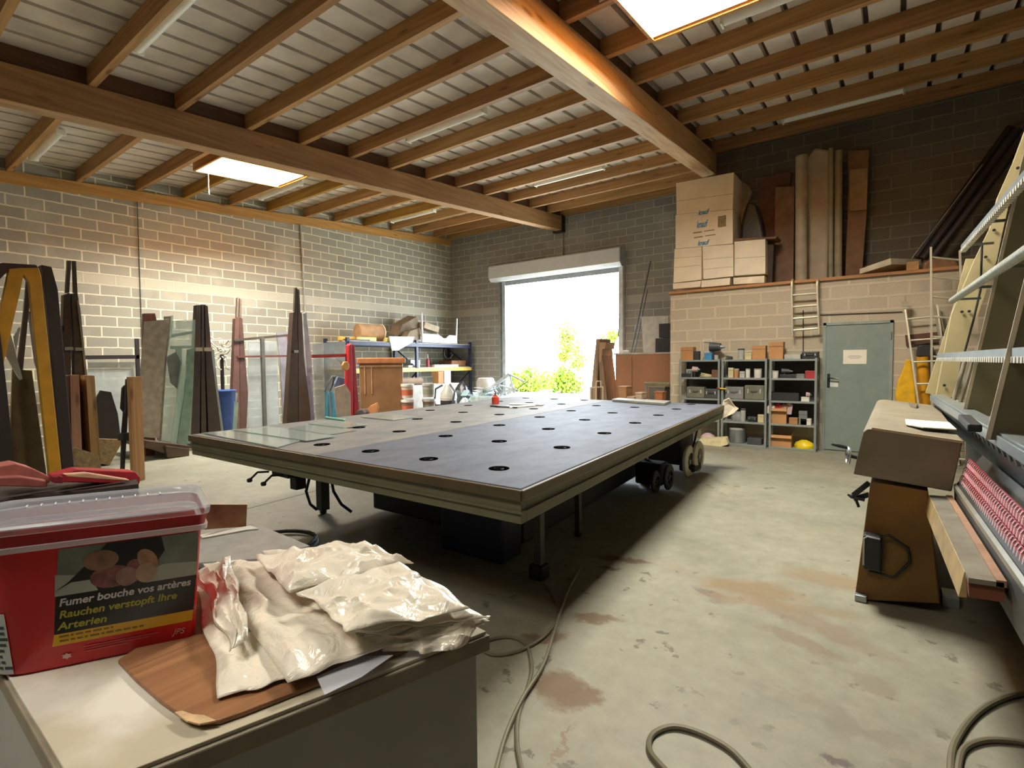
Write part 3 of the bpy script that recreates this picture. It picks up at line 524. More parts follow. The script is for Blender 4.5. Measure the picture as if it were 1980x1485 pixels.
# long members running the length of the machine, parallel to its belts
def run(name, px, py, y0, y1, w, h, m, up=(0, 0, 1), parent=None, fwd=-.034, **k):
    q = U(px, py, Y=y0); e = V((q.x+fwd*(y1-y0), y1, q.z))
    return build(name, MB().bar(q, e, w, h, up), m, parent or mc, **k), q, e
YE = -12.6
t0 = U(1815, 962, Y=hy+.0); 
def lrun(name, pts, m, y0=hy, y1=-10.35, fwd=-.034, **k):     # cross-section given at the machine head, swept toward the camera
    P3 = [U(x, y, Y=y0) for x, y in pts]; return build(name, MB().prism(P3, (fwd*(y1-y0), y1-y0, 0)), m, mc, **k)
lrun('tray_top', [(1797, 957), (1838, 960), (1838, 966), (1797, 963)], MAT('#8c8c80', .4, .3, dark='#756e5f', scale=8), y1=-10.62)
lrun('tray_edge', [(1829, 957), (1841, 958), (1841, 966), (1829, 965)], MAT('#9a7862', .6, dark='#86654c', scale=12), y1=-10.62)
lrun('tray_flange', [(1796, 958), (1799, 958), (1799, 990), (1789, 990)], MAT('#b09a6c', .5, dark='#96835b', scale=10), y1=-10.55)
lrun('tray_body', [(1798, 963.5), (1840, 966.5), (1840, 986), (1799, 983)], MAT('#7a4630', .6), y1=-10.6)
lrun('belt_bed', [(1845, 940), (1900, 880), (1925, 905), (1860, 1010), (1845, 1005)], MAT('#33342f', .6), y1=YE)
lrun('bed_rail', [(1843, 938), (1848, 934), (1850, 950), (1846, 954)], MAT('#a9a99c', .4, .5), y1=YE)
# three belts with chevron pads
M_RED = MAT('#8f1029', .5, var=.08); M_PAD = MAT('#e2bcc0', .55, var=.05)
q0, q1 = U(1858, 934, Y=hy-.01), U(1877, 886, Y=hy-.01)
nrm = V((q1.z-q0.z, 0, -(q1.x-q0.x))).normalized(); nrm = -nrm if nrm.x > 0 else nrm
for k in range(3):
    a = q0.lerp(q1, k/3+.01); b = q0.lerp(q1, (k+1)/3-.02); L_ = YE-hy; sh = V((-.034*L_, L_, 0))
    be = build('toothed_belt', MB().prism([a, b, b+nrm*.006, a+nrm*.006], sh), M_RED, mc)
    mp = MB(); n = int(-L_/.04); mid = (a+b)/2
    for i in range(n):
        o = V((.034*.04*i, -.04*i, 0))+nrm*.0062; dy = V((0, -.011, 0))
        for s0, s1 in ((a, mid), (b, mid)):
            p0 = s0.lerp(s1, .1)+o; p1 = s0.lerp(s1, .92)+o+V((0, .016, 0)); mp.prism([p0, p1, p1+dy*.8, p0+dy*.8], nrm*.004)
    build('belt_pads', mp, M_PAD, be)
# roller bed rail with studs, grey guide rail
q = U(1805, 766, Y=-7); e = V((q.x+.034*5.6, YE, q.z-.02))
build('guide_rail', MB().bar(q+V((.03, 0, 0)), e+V((.03, 0, 0)), .085, .03).bar(q+V((-.02, 0, -.02)), e+V((-.02, 0, -.02)), .01, .05), M_STL, mc, bevel=.003)
build('back_plate', MB().prism([q+V((.0, 0, -.02)), q+V((.03, 0, -.02)), q+V((.06, 0, -.12)), q+V((.05, 0, -.2)), q+V((.03, 0, -.2))], (.034*5.6, -5.6, 0)), MAT('#8a9a9c', .3, .7, var=.1), mc)
for i in range(22):
    c = U(1895, 880, Y=-9.3); y = -9.0-.12*i; x = q.x+.034*(-7-y)
    build('roller', MB().cyl((x-.005, y, q.z-.075), (x+.04, y, q.z-.06), .03, n=14), MAT('#c3c8c8', .3, .8), mc, smooth=True)
# rear shelf of the machine
q2 = U(1830, 765, Y=-7); build('rear_deck', MB().prism([(q.x+.08, -6.6, q.z-.03), (q.x+1.1, -6.6, q.z-.03), (q.x+1.1+.18, YE, q.z-.05), (q.x+.08+.18, YE, q.z-.05)], (0, 0, -.04)), MAT('#a9a18a', .6, var=.1), mc)
build('rear_casing', MB().box(12.72, 13.7, -12.2, -6.7, .05, q.z-.1), MAT('#3c3628', .7), mc)
def face_(pts, Y): return [U(x, y, Y=Y) for x, y in pts]
# leaning uprights
LEAN = V((.155, 0, 1)).normalized()
def upright(px, py, w, length, m, edge=True, y=None, dz=0):
    b = U(px, py, Z=q.z-.03); d = V((0, w, 0)); t = LEAN*length
    o = build('upright', MB().prism([b, b+V((.16, 0, 0)), b+V((.16, 0, 0))+t, b+t], (0, w, 0)), m, mc, bevel=.004)
    if edge: build('upright_edge', MB().prism([b+V((-.006, -.004, 0)), b+V((.012, -.004, 0)), b+V((.012, -.004, 0))+t, b+V((-.006, -.004, 0))+t], (0, .01, 0)), MAT('#c9c4ae', .4), o)
    return b
upright(1862, 803, .03, 1.62, M_OLV); upright(1908, 850, .03, 1.7, MAT('#5e5a45', .6))
upright(2010, 940, .03, 1.9, M_OLV)
# far cream upright with bolt holes
b = U(1800, 778, Y=-6.9); M_CRM = MAT('#b3a980', .5, var=.06)
cu = build('cream_upright', MB().prism(face_([(1809, 772), (1840, 608), (1884, 504), (1915, 440), (1930, 380), (1961, 310), (1985, 245), (2010, 290), (1953, 385), (1938, 450), (1927, 504), (1880, 640), (1845, 778)], -6.9), (0, .1, 0)), M_CRM, mc)
for (x, y) in ((1906, 497), (1922, 445), (1941, 390), (1968, 325), (1890, 552), (1860, 603), (1874, 602), (1826, 745)):
    c = U(x, y, Y=-6.91); build('bolt', MB().cyl(c, c+V((0, -.006, 0)), .012, n=10), M_BLK, cu)
build('cream_brace', MB().prism([U(1790, 760, Y=-6.75), U(1815, 765, Y=-6.75), U(1870, 560, Y=-6.75), U(1885, 500, Y=-6.75), U(1868, 500, Y=-6.75), U(1845, 590, Y=-6.75)], (0, .06, 0)), M_CRM, mc)
build('loom_cable', MB().tube([U(1899, 470, Y=-6.98), U(1896, 560, Y=-6.98), U(1882, 620, Y=-6.98), U(1860, 700, Y=-6.98), U(1850, 760, Y=-6.98), U(1835, 775, Y=-6.98)], .008), M_BLK, mc, smooth=True)
for x in (1842, 1856, 1868): build('flexible_pipe', MB().tube([U(x+28, 680, Y=-7.2), U(x+18, 720, Y=-7.2), U(x, 780, Y=-7.25), U(x-4, 797, Y=-7.25)], .016), MAT('#86836f', .6), mc, smooth=True)
# toothed glass supports and the round bar, all running the same way
def support(px, py, z_up, toothed=True, r_=.022, y0=-7.0):
    s0 = U(px, py, Y=y0); L_ = YE-y0; e = V((s0.x+.034*-L_*1.0, YE, s0.z))
    if toothed:
        o = build('toothed_support', MB().bar(s0, e, .03, .04), M_STL, mc, bevel=.003); mt = MB()
        n = int(-L_/.06); cp_ = []
        for i in range(n):
            for fz, ff in ((-.021, 0), (-.046, .08), (-.046, .55), (-.021, .63)):
                c = s0.lerp(e, (i+ff)/n); cp_.append((c.x-.018, c.y, c.z+fz))
        cp_.append((e.x-.018, e.y, e.z-.019)); cp_.append((s0.x-.018, s0.y, s0.z-.019)); mt.prism(cp_, (.036, 0, 0))
        build('support_teeth', mt, MAT('#d4d2c4', .4, .3), o)
    else: o = build('support_bar', MB().cyl(s0, e, r_, n=16), MAT('#a2a699', .5, .4, var=.15, scale=30), mc, smooth=True)
    return s0, e
s1 = support(1862, 478, 0); s2 = support(1842, 581, 0, False, .028); s3 = support(1816, 688, 0)
for (s0, e) in (s1, s2, s3):
    for y in (-7.1, -8.0, -9.0):
        t = (y-s0.y)/(e.y-s0.y); c = s0.lerp(e, t); bx = q.x+.1+.155*(c.z-q.z)
        build('support_arm', MB().bar(c, (bx+.06, y+.05, c.z), .018, .018), MAT('#57584c', .5), mc)
q3 = U(1775, 818, Z=1.035)
solo('paper_note', 'crumpled white paper lying on top of the machine head', 'paper', MB().prism([U(1750, 812, Z=1.04), U(1835, 818, Z=1.04), U(1850, 832, Z=1.03), U(1785, 828, Z=1.04), U(1752, 822, Z=1.04)], (0, 0, .006)), MAT('#ded9c6', .7))
solo('steel_file', 'short dark file lying on the machine head', 'file', MB().bar(U(1697, 788, Z=1.04), U(1736, 793, Z=1.04), .02, .008), MAT('#4a4436', .5))
solo('bolt_tray', 'small bent metal piece beside the ladder on the machine head', 'metal piece', MB().prism([U(1757, 782, Z=1.04), U(1775, 785, Z=1.04), U(1772, 789, Z=1.04), U(1760, 787, Z=1.04)], (0, 0, .02)), MAT('#77705e', .5, .4))
solo('remote_pendant', 'black ribbed plug lying on the grey rail of the machine', 'plug', MB().bar(U(1865, 808, Z=q.z+.035), U(1885, 828, Z=q.z+.035), .05, .035), M_BLK, bevel=.008)
# ================================================================== helpers for things placed on upright planes
def face(pts, Y=None, X=None): return [U(x, y, Y=Y, X=X) for x, y in pts]
def pbox(x0, y0, x1, y1, Y, d, mb=None):          # box whose near face, on the plane Y, spans two photo corners (bottom-left, top-right)
    a, b = U(x0, y0, Y=Y), U(x1, y1, Y=Y)
    return (mb or MB()).box(a.x, b.x, Y, Y+d, min(a.z, b.z), max(a.z, b.z))
def vbox(a, b, z0, z1, Y, d, mb=None): return (mb or MB()).box(a, b, Y, Y+d, z0, z1)
# ================================================================== STEEL SHELVING
M_SHF = MAT('#8d9490', .45, .2, var=.05); SY = -3.72; SZ = [.03, .41, .785, 1.152, 1.46]
SX = [(9.08, 9.78, 'left'), (9.80, 10.52, 'middle'), (10.55, 11.23, 'right')]
for (x0, x1, w) in SX:
    r = thing('shelf_unit', 'grey steel shelf unit by the block partition, the %s one of three' % w if w != 'right' else 'grey steel shelf unit of three standing right next to the steel door', 'shelf', ((x0+x1)/2, SY+.17, 0), 'steel shelf units')
    for z in SZ: build('shelf', MB().box(x0+.005, x1-.005, SY+.004, SY+.326, z-.03, z), M_SHF, r, bevel=.003)
    for x in (x0, x1-.035):
        for y in (SY, SY+.295):
            mb = MB().box(x, x+.035, y, y+.003, 0, 1.475); mb.box(x if x == x0 else x+.032, x+.003 if x == x0 else x+.035, y, y+.035, 0, 1.475); build('post', mb, M_SHF, r)
    build('back_panel', MB().box(x0+.01, x1-.01, SY+.327, SY+.331, .4, 1.44), MAT('#4a4844', .7), r)
K = {'card': MAT('#a97c4f', .8, var=.07), 'card2': MAT('#b98a5a', .8, var=.07), 'dark': MAT('#2c2d2e', .5), 'grey': MAT('#7b7f7c', .5), 'lgrey': MAT('#b3b4ac', .5), 'white': MAT('#dedace', .5, var=.04), 'blue': MAT('#3f86b9', .5), 'red': MAT('#a83338', .5), 'cream': MAT('#cbbf94', .6), 'green': MAT('#57695c', .5), 'yellow': MAT('#e6c81f', .4), 'brown': MAT('#6a4b38', .7), 'steel': M_STL, 'char': MAT('#45474a', .5), 'pink': MAT('#c2a6a8', .6), 'olive': MAT('#6d6e5e', .6)}
def item(kind, name, label, cat, px0, px1, pyt, lev, col, dy=.05, dep=None, grp=None):
    z = SZ[lev]+.001; Yp = SY+dy; a = U(px0, 700, Y=Yp); b = U(px1, 700, Y=Yp); h = max(.02, U((px0+px1)/2, pyt, Y=Yp).z-z); w = b.x-a.x; m = K[col]; xm = (a.x+b.x)/2; dep = dep or min(.22, max(.06, w*.8)); ym = Yp+dep/2
    if kind == 'box':
        r = thing(name, label, cat, (xm, ym, z), grp); build('box_body', MB().box(a.x, b.x, Yp, Yp+dep, z, z+h), m, r, bevel=.004); build('lid_seam', MB().box(a.x+.002, b.x-.002, Yp-.0015, Yp-.0002, z+h*.72, z+h*.75), K['brown'] if col.startswith('card') else K['char'], r)
    elif kind == 'open':
        r = thing(name, label, cat, (xm, ym, z), grp); t = .006
        build('box_body', MB().box(a.x, b.x, Yp, Yp+t, z, z+h).box(a.x, b.x, Yp+dep-t, Yp+dep, z, z+h).box(a.x, a.x+t, Yp+t, Yp+dep-t, z, z+h).box(b.x-t, b.x, Yp+t, Yp+dep-t, z, z+h).box(a.x+t, b.x-t, Yp+t, Yp+dep-t, z, z+t), m, r)
        build('flap', MB().prism([(a.x, Yp, z+h), (b.x, Yp, z+h), (b.x+.01, Yp-.05, z+h-.02-.02), (a.x-.01, Yp-.05, z+h-.04)], (0, 0, .004)), m, r); build('flap', MB().prism([(b.x, Yp, z+h), (b.x, Yp+dep, z+h), (b.x+.02, Yp+dep, z+h+.05), (b.x+.02, Yp, z+h+.05)], (0, 0, .004)), m, r)
    elif kind == 'can':
        rr = w/2; r = thing(name, label, cat, (xm, Yp+rr, z), grp)
        build('can_body', MB().lathe((xm, Yp+rr, z), [(.001, 0), (rr*.95, 0), (rr, .005), (rr, h*.86), (.001, h*.86)], 18), m, r, smooth=True); build('lid', MB().lathe((xm, Yp+rr, z+h*.86), [(rr*.99, 0), (rr*1.03, .002), (rr*1.03, h*.11), (rr*.9, h*.14), (.001, h*.13)], 18), K['lgrey'] if col != 'lgrey' else K['char'], r, smooth=True)
    elif kind == 'case':
        r = thing(name, label, cat, (xm, ym, z), grp); build('case_body', MB().box(a.x, b.x, Yp, Yp+dep, z, z+h), m, r, bevel=.012); build('case_handle', MB().tube([(xm-.05, Yp, z+h*.6), (xm-.04, Yp-.02, z+h*.6), (xm+.04, Yp-.02, z+h*.6), (xm+.05, Yp, z+h*.6)], .005), K['dark'], r, smooth=True); build('latch', MB().box(a.x+w*.15, a.x+w*.22, Yp-.006, Yp, z+h*.45, z+h*.75), K['lgrey'], r); build('latch', MB().box(a.x+w*.78, a.x+w*.85, Yp-.006, Yp, z+h*.45, z+h*.75), K['lgrey'], r)
    elif kind == 'coil':
        mb = MB()
        for k in range(3): mb.torus((xm+.004*k, ym, z+.012+.02*k), (.1*k, .05, 1), w/2-.012-.004*k, .009, 24, 6)
        r = solo(name, label, cat, mb, m, grp, smooth=True)
    elif kind == 'tool':        # small power tool: body, grip, chuck
        r = thing(name, label, cat, (xm, ym, z), grp); build('tool_body', MB().cyl((a.x+w*.1, ym, z+h*.72), (a.x+w*.75, ym, z+h*.7), h*.26, h*.2), m, r, smooth=True); build('grip', MB().bar((a.x+w*.3, ym, z), (a.x+w*.35, ym, z+h*.6), .03, .03), K['dark'], r, bevel=.006); build('chuck', MB().cyl((a.x+w*.75, ym, z+h*.7), (b.x, ym, z+h*.68), h*.12, h*.05), K['steel'], r, smooth=True)
    elif kind == 'tray':
        r = thing(name, label, cat, (xm, ym, z), grp); t = .004
        build('tray_shell', MB().box(a.x, b.x, Yp, Yp+dep, z, z+t).box(a.x, b.x, Yp, Yp+t, z, z+h).box(a.x, b.x, Yp+dep-t, Yp+dep, z, z+h).box(a.x, a.x+t, Yp, Yp+dep, z, z+h).box(b.x-t, b.x, Yp, Yp+dep, z, z+h).box((a.x+b.x)/2-t/2, (a.x+b.x)/2+t/2, Yp, Yp+dep, z, z+h*.9), m, r)
    elif kind == 'bag':
        def fn(u, v):
            t = 2*math.pi*u; k = math.sin(math.pi*min(1, v*.5+.5)) if 0 else 1-v**3*.8; n_ = 1+.18*noise.noise(V((3*math.cos(t), 3*math.sin(t), v*4+px0)))
            return V((xm+w/2*k*n_*math.cos(t), ym+dep/2*k*n_*math.sin(t), z+h*v))
        r = solo(name, label, cat, MB().grid(fn, 18, 8), m, grp, smooth=True)
    return r
IT = [
 # top of the left unit
 ('box','cardboard_box','torn brown cardboard box on top of the left shelf unit, by the wall corner','box',1316,1340,671,4,'card'),
 ('box','cable_box','small dark box on top of the left shelf unit beside the torn carton','box',1341,1352,679,4,'dark'),
 ('box','screw_box','blue and white carton on top of the left shelf unit','box',1362,1376,682,4,'blue'),
 ('tool','nail_gun','grey power tool with a tall handle on top of the left shelf unit','power tool',1366,1398,660,4,'char'),
 ('can','glue_tin','small white tin on top of the left shelf unit near its right post','tin',1380,1388,685,4,'lgrey'),
 # top of the middle unit
 ('can','paint_tin','pale tin with a grey lid on top of the middle shelf unit','tin',1425,1438,674,4,'lgrey'),
 ('box','flat_box','low cream carton on top of the middle shelf unit beside the tin','box',1440,1453,683,4,'cream'),
 ('coil','cable_coil','loose dark cable coil on top of the middle shelf unit','cable',1400,1416,683,4,'char'),
 ('box','cardboard_box','orange-brown cardboard box with dark open top, on top of the middle shelf unit','box',1454,1480,668,4,'card2'),
 ('box','cardboard_box','taller orange-brown cardboard box on top of the right shelf unit','box',1486,1514,661,4,'card2'),
 ('tray','parts_tray','shallow tray of black parts on top of the right shelf unit','tray',1516,1548,685,4,'lgrey'),
 ('case','tool_case','black tool case on top of the right shelf unit next to the door','case',1550,1582,680,4,'dark'),
 # second level
 ('box','parts_box','low black carton on the upper shelf of the left unit','box',1316,1336,722,3,'dark'),
 ('can','sealant_tub','shiny silver tub on the upper shelf of the left unit','tub',1326,1338,714,3,'steel'),
 ('coil','rope_coil','cream coiled cable on the upper shelf of the left unit','cable',1350,1376,712,3,'cream'),
 ('box','parts_box','grey-brown carton on the upper shelf of the left unit by the post','box',1376,1388,715,3,'brown'),
 ('tool','angle_grinder','pinkish grinder lying on the upper shelf of the left unit','power tool',1336,1352,708,3,'pink'),
 ('box','filter_box','upright cream carton on the upper shelf of the middle unit','box',1408,1418,711,3,'cream'),
 ('can','tape_roll','tan round tub beside the cream carton on the middle unit','tub',1418,1428,713,3,'card2'),
 ('box','drill_bit_box','pale blue-grey small carton on the upper shelf of the middle unit','box',1430,1440,718,3,'lgrey'),
 ('can','cartridge','white sealant cartridge pack on the upper shelf of the middle unit','cartridge',1441,1450,713,3,'white'),
 ('can','cartridge','second white pot right of the cartridge pack on the middle unit','pot',1457,1472,713,3,'white'),
 ('can','mug','white round pot on the upper shelf of the right unit','pot',1492,1505,717,3,'white'),
 ('tool','battery_drill','dark drill lying at the centre of the upper shelf of the right unit','power tool',1508,1532,712,3,'char'),
 ('box','manual_stack','flat stack of dark papers on the upper shelf of the right unit','papers',1508,1540,724,3,'dark'),
 ('box','bit_case','grey flat case on the upper shelf of the right unit','case',1540,1556,723,3,'grey'),
 ('box','tape_box','red and white carton at the right end of the upper shelf, near the door','box',1557,1576,717,3,'red'),
 # third level
 ('case','tool_case','big dark grey tool case on the middle shelf of the left unit','case',1328,1362,748,2,'olive'),
 ('case','tool_case','second grey case on the middle shelf of the left unit','case',1362,1388,752,2,'char'),
 ('case','tool_case','wide grey case at the left of the middle unit, middle shelf','case',1402,1438,748,2,'grey'),
 ('case','tool_case','wide grey case at the right of the middle unit, middle shelf','case',1440,1478,745,2,'olive'),
 ('tray','pigeonhole_tray','black compartment tray on the middle shelf of the right unit','tray',1488,1546,759,2,'dark'),
 ('box','blade_box','white and grey carton on the middle shelf at the right unit','box',1550,1566,768,2,'white'),
 ('tool','sander','small pinkish tool on the middle shelf at the right unit','power tool',1558,1570,758,2,'pink'),
 # fourth level
 ('bag','work_glove_bag','crumpled grey bag on the lower shelf of the middle unit','bag',1412,1440,796,1,'grey'),
 ('can','jar','clear jar on the lower shelf of the middle unit','jar',1432,1442,790,1,'lgrey'),
 ('case','small_case','black small case on the lower shelf of the middle unit','case',1446,1464,806,1,'dark'),
 ('box','pad_box','cream carton at the right end of the middle unit lower shelf','box',1466,1478,802,1,'cream'),
 ('open','cardboard_box','open cardboard box overfull of packaging on the lower shelf of the right unit','box',1490,1522,790,1,'card2'),
 ('box','wood_block','small tan block on the lower shelf of the right unit','block',1527,1544,808,1,'card'),
 ('box','charger','grey square charger on the lower shelf of the right unit','charger',1546,1562,795,1,'grey'),
 ('box','light_box','white carton on the lower shelf of the right unit','box',1549,1570,810,1,'white'),
 # bottom
 ('can','wire_basket','silver pail of crumpled rags on the floor shelf of the middle unit','pail',1408,1440,828,0,'steel'),
 ('open','cardboard_box','open cardboard box on the floor shelf of the right unit','box',1492,1532,842,0,'card2'),
 ('bag','plastic_wedge','bright yellow plastic bag on the floor shelf by the door','bag',1536,1576,852,0,'yellow'),
 ('box','floor_box','dark flat carton on the floor shelf of the middle unit','box',1446,1474,848,0,'char'),
 ('bag','rag_pile','pink and grey rags on the bottom shelf of the left unit','rags',1352,1382,838,0,'pink'),
]
for t in IT: item(*t)
# paper in the overfull box, rags in the pail
q = U(1508, 788, Y=SY+.15)
for k, (dx, dz, c) in enumerate([(-.13, .0, 'white'), (-.03, .02, 'red'), (.06, .01, 'card'), (.13, .03, 'pink')]):
    solo('packaging', ['white', 'dark red', 'tan', 'pinkish'][k]+' crumpled packaging sticking out of the overfull cardboard box', 'packaging', MB().prism([(q.x+dx-.05, q.y-.08, q.z-.1), (q.x+dx+.05, q.y-.08, q.z-.1), (q.x+dx+.07, q.y-.09, q.z+dz+.03), (q.x+dx-.0, q.y-.07, q.z+dz+.06), (q.x+dx-.06, q.y-.08, q.z+dz)], (0, .03, .0)), K[c], bevel=.004)
h0 = U(1392, 752, Y=SY-.02)
hm = thing('screwdriver', 'red and yellow handled screwdriver sticking out between left and middle shelf units', 'screwdriver', h0)
build('handle', MB().cyl(h0+V((.0, 0, .01)), h0+V((.11, 0, 0)), .012, n=10), K['yellow'], hm, smooth=True); build('handle_end', MB().cyl(h0+V((-.05, 0, .012)), h0+V((0, 0, .01)), .01, n=10), K['red'], hm, smooth=True)
fr = MB(); a, b = U(1360, 690, Y=SY+.28), U(1375, 656, Y=SY+.28)
solo('wire_stand', 'white rectangular wire frame standing on the left shelf unit', 'frame', fr.bar((a.x, a.y, a.z), (a.x, a.y, b.z), .01, .01).bar((b.x, a.y, a.z), (b.x, a.y, b.z), .01, .01).bar((a.x, a.y, b.z), (b.x, a.y, b.z), .01, .01), K['white'])
solo('paper_bag', 'cream flattened paper sack on the floor before the left shelf unit', 'sack', MB().prism([U(1350, 865, Y=-3.95), U(1352, 850, Y=-3.9), U(1404, 847, Y=-3.9), U(1408, 860, Y=-3.95), U(1380, 868, Y=-3.97)], (0, .12, .02)), MAT('#c3b68c', .8, bump=.3, scale=12), bevel=.01)
# cable conduit on the partition
solo('cable_conduit', 'thin dark conduit running down the partition and along above the steel door', 'conduit', MB().tube([U(1553, 690, Y=PY-.012), U(1553, 600, Y=PY-.012)], .008).tube([U(1586, 609, Y=PY-.012), U(1745, 603, Y=PY-.012)], .009), MAT('#4c4130', .6))
# ================================================================== LEDGE: boxes, boards, beams
LY = -3.3; LZ = PZ+.046
M_BX = MAT('#ecdfc4', .75, var=.05, scale=3); M_BX2 = MAT('#f0e5cc', .75, var=.05, scale=3)
def lbox(label, pts, d, m, seams=(), prnt=False):
    P = face(pts, Y=LY); r = thing('cardboard_box', label, 'box', P[0], 'plasterboard boxes on the ledge' if 0 else None)
    build('box_body', MB().prism(P, (0, d, 0)), m, r, bevel=.006)
    for s in seams:
        a = P[0].lerp(P[3], s); b = P[1].lerp(P[2], s); build('seam', MB().bar(a+V((.004, -.001, 0)), b+V((-.004, -.001, 0)), .002, .005), MAT('#96855f', .8), r)
    return r, P
lbox('big plain cream box topmost on the stack against the roof beam', [(1308, 415), (1417, 404), (1419, 333), (1307, 354)], .62, M_BX, (.42,))
rb2, P = lbox('cream box with blue printed words and a small dark stamp', [(1306, 481), (1417, 471), (1417, 404.5), (1306, 415.5)], .6, M_BX2)
lbox('two-layer cream box low on the left end of the ledge', [(1302, 547), (1356, 541), (1357, 477), (1304, 481.5)], .5, M_BX, (.45, .72))
lbox('two-layer cream box low in the middle, under the printed box', [(1360, 540), (1418, 534), (1418, 472), (1358, 476.5)], .5, M_BX2, (.3, .6))
lbox('cream box beside the stack with dark boards lying on it', [(1420, 533), (1480, 529), (1480, 462), (1420, 467)], .5, M_BX2, (.5,))
lbox('flat cream box at the very bottom left of the ledge', [(1301, 559), (1354, 555), (1355, 543), (1301, 548.5)], .45, M_BX)
lbox('flat cream box at the bottom of the stack, second from left', [(1356, 556), (1411, 551), (1412, 537), (1356, 542.5)], .45, M_BX2)
lbox('bright flat cream box at the bottom of the stack, right end', [(1418, 550), (1478, 547), (1478, 533), (1418, 537)], .45, MAT('#f0e6cc', .75))
def text(body, size, mat, parent, origin, xdir, ydir, name='printed_text', shear=0, bold=0, width=None):
    c = bpy.data.curves.new(name, 'FONT'); c.body = body; c.size = size; c.shear = shear; c.offset = bold; c.extrude = .0003
    o = bpy.data.objects.new(name, c); COL.objects.link(o); bpy.context.view_layer.update()
    me = bpy.data.meshes.new_from_object(o.evaluated_get(bpy.context.evaluated_depsgraph_get())); bpy.data.objects.remove(o)
    X = V(xdir).normalized(); Yd = V(ydir).normalized(); Z_ = X.cross(Yd).normalized()
    if width and me.vertices:
        w = max(v.co.x for v in me.vertices); k = width/w
        for v in me.vertices: v.co.x *= k
    off = wpos(parent); og = V(origin)
    for v in me.vertices: v.co = og+X*v.co.x+Yd*v.co.y+Z_*v.co.z-off
    me.materials.clear(); me.materials.append(mat); o = bpy.data.objects.new(name, me); COL.objects.link(o); o.parent = parent; return o
M_BLU = MAT('#2f86b8', .6, var=.03); M_INK = MAT('#8b8468', .7)
xd = (P[1]-P[0]).normalized(); xd = V((1, 0, 0)); yd = V((0, 0, 1))
for (px, py, sz, w) in ((1350, 416, .12, .2), (1347, 441, .17, .2), (1349, 475, .12, .21)):
    o = U(px, py, Y=LY-.0015); text('knauf', sz, M_BLU, rb2, o, xd, yd, shear=.3, bold=.004, width=w)
for (px, py, w) in ((1340, 451, .38), (1342, 460, .38)):
    a = U(px, py, Y=LY-.001); build('small_print', MB().box(a.x, a.x+w*.42, LY-.0015, LY-.0003, a.z-.008, a.z+.012).box(a.x+w*.52, a.x+w, LY-.0015, LY-.0003, a.z-.004, a.z+.012), M_INK, rb2)
a, b = U(1388, 440, Y=LY-.001), U(1404, 416, Y=LY-.001); build('stamp', MB().box(a.x, b.x, LY-.0015, LY-.0003, a.z, b.z), MAT('#9a8a68', .7, var=.4, scale=60), rb2)
# plastic-wrapped bundle behind the boxes, dark bundle and boards
def upr(name, label, cat, pts, Y, d, m, **k):
    P_ = face(pts, Y=Y)
    for p in P_:
        if Y > -3.35 and LZ-.3 < p.z < LZ+.3: p.z = LZ
    return solo(name, label, cat, MB().prism(P_, (0, d, 0)), m, **k)
solo('wrapped_bundle', 'grey plastic wrap bulging behind the topmost box on the ledge', 'wrap', MB().prism(face([(1421, 340), (1449, 360), (1454, 372), (1438, 412), (1430, 455), (1421, 465)], Y=-2.68), (0, .14, 0)), MAT('#8d8c7a', .3, var=.2, scale=12), bevel=.03)
upr('wrapped_bundle', 'dark green bundle standing behind the small box on the ledge', 'bundle', [(1432, 463), (1436, 425), (1448, 390), (1462, 395), (1472, 430), (1478, 462)], -2.98, .3, MAT('#26312c', .35, var=.3, scale=20), bevel=.03)
solo('wooden_board', 'dark thin boards lying flat on the small box at the ledge', 'board', MB().prism(face([(1421, 466), (1500, 461), (1503, 457), (1421, 461.5)], Y=-3.28), (0, .4, 0)), WOOD('#8a6238', '#5d4022', 'x'))
upr('board_stack', 'dark narrow boards standing against the end of the cream boxes', 'boards', [(1483, 545), (1493, 544), (1497, 470), (1483, 466)], -3.1, .15, MAT('#3c3328', .7), bevel=.01)
upr('plywood_sheet', 'dark reddish panel leaning at the wall behind the dark green bundle', 'panel', [(1478, 545), (1502, 540), (1530, 500), (1528, 330), (1470, 345), (1466, 420)], -2.62, .05, MAT('#5d4238', .7, var=.15))
upr('cardboard_sheet', 'brown cardboard sheet standing on the ledge left of the tall tubes', 'cardboard', [(1497, 545), (1534, 541), (1536, 360), (1499, 362)], -2.76, .06, MAT('#7d6450', .8))
def tube_thing(label, x0, x1, yb, yt, Y, m, n=20, nm='cardboard_tube', cat='tube'):
    a = U(x0, yb, Y=Y); b = U(x1, yb, Y=Y); c = U(x0, yt, Y=Y); d = U(x1, yt, Y=Y); r1_ = (b.x-a.x)/2; r2_ = (d.x-c.x)/2
    solo(nm, label, cat, MB().cyl(((a.x+b.x)/2, Y+r1_, LZ), ((c.x+d.x)/2, Y+r1_+.04, c.z), r1_, r2_, n), m, smooth=True)
M_TB = MAT('#a59c86', .75, var=.1, scale=4)
tube_thing('pale cardboard tube leaning at the far left of the tube group on the ledge', 1536, 1560, 540, 300, -3.25, MAT('#9a917c', .75))
upr('foam_sheet', 'wide pale curved sheet standing in the centre of the tube group', 'sheet', [(1561, 541), (1600, 537), (1604, 400), (1608, 290), (1575, 285), (1545, 330), (1561, 420)], -2.95, .12, M_TB, bevel=.04)
tube_thing('slim grey tube right of the wide pale sheet on the ledge', 1601, 1611, 538, 285, -3.05, MAT('#8d866f', .7))
tube_thing('slim tube beside the slit, last pale one of the tube group', 1612, 1628, 536, 290, -3.0, MAT('#938a6d', .7))
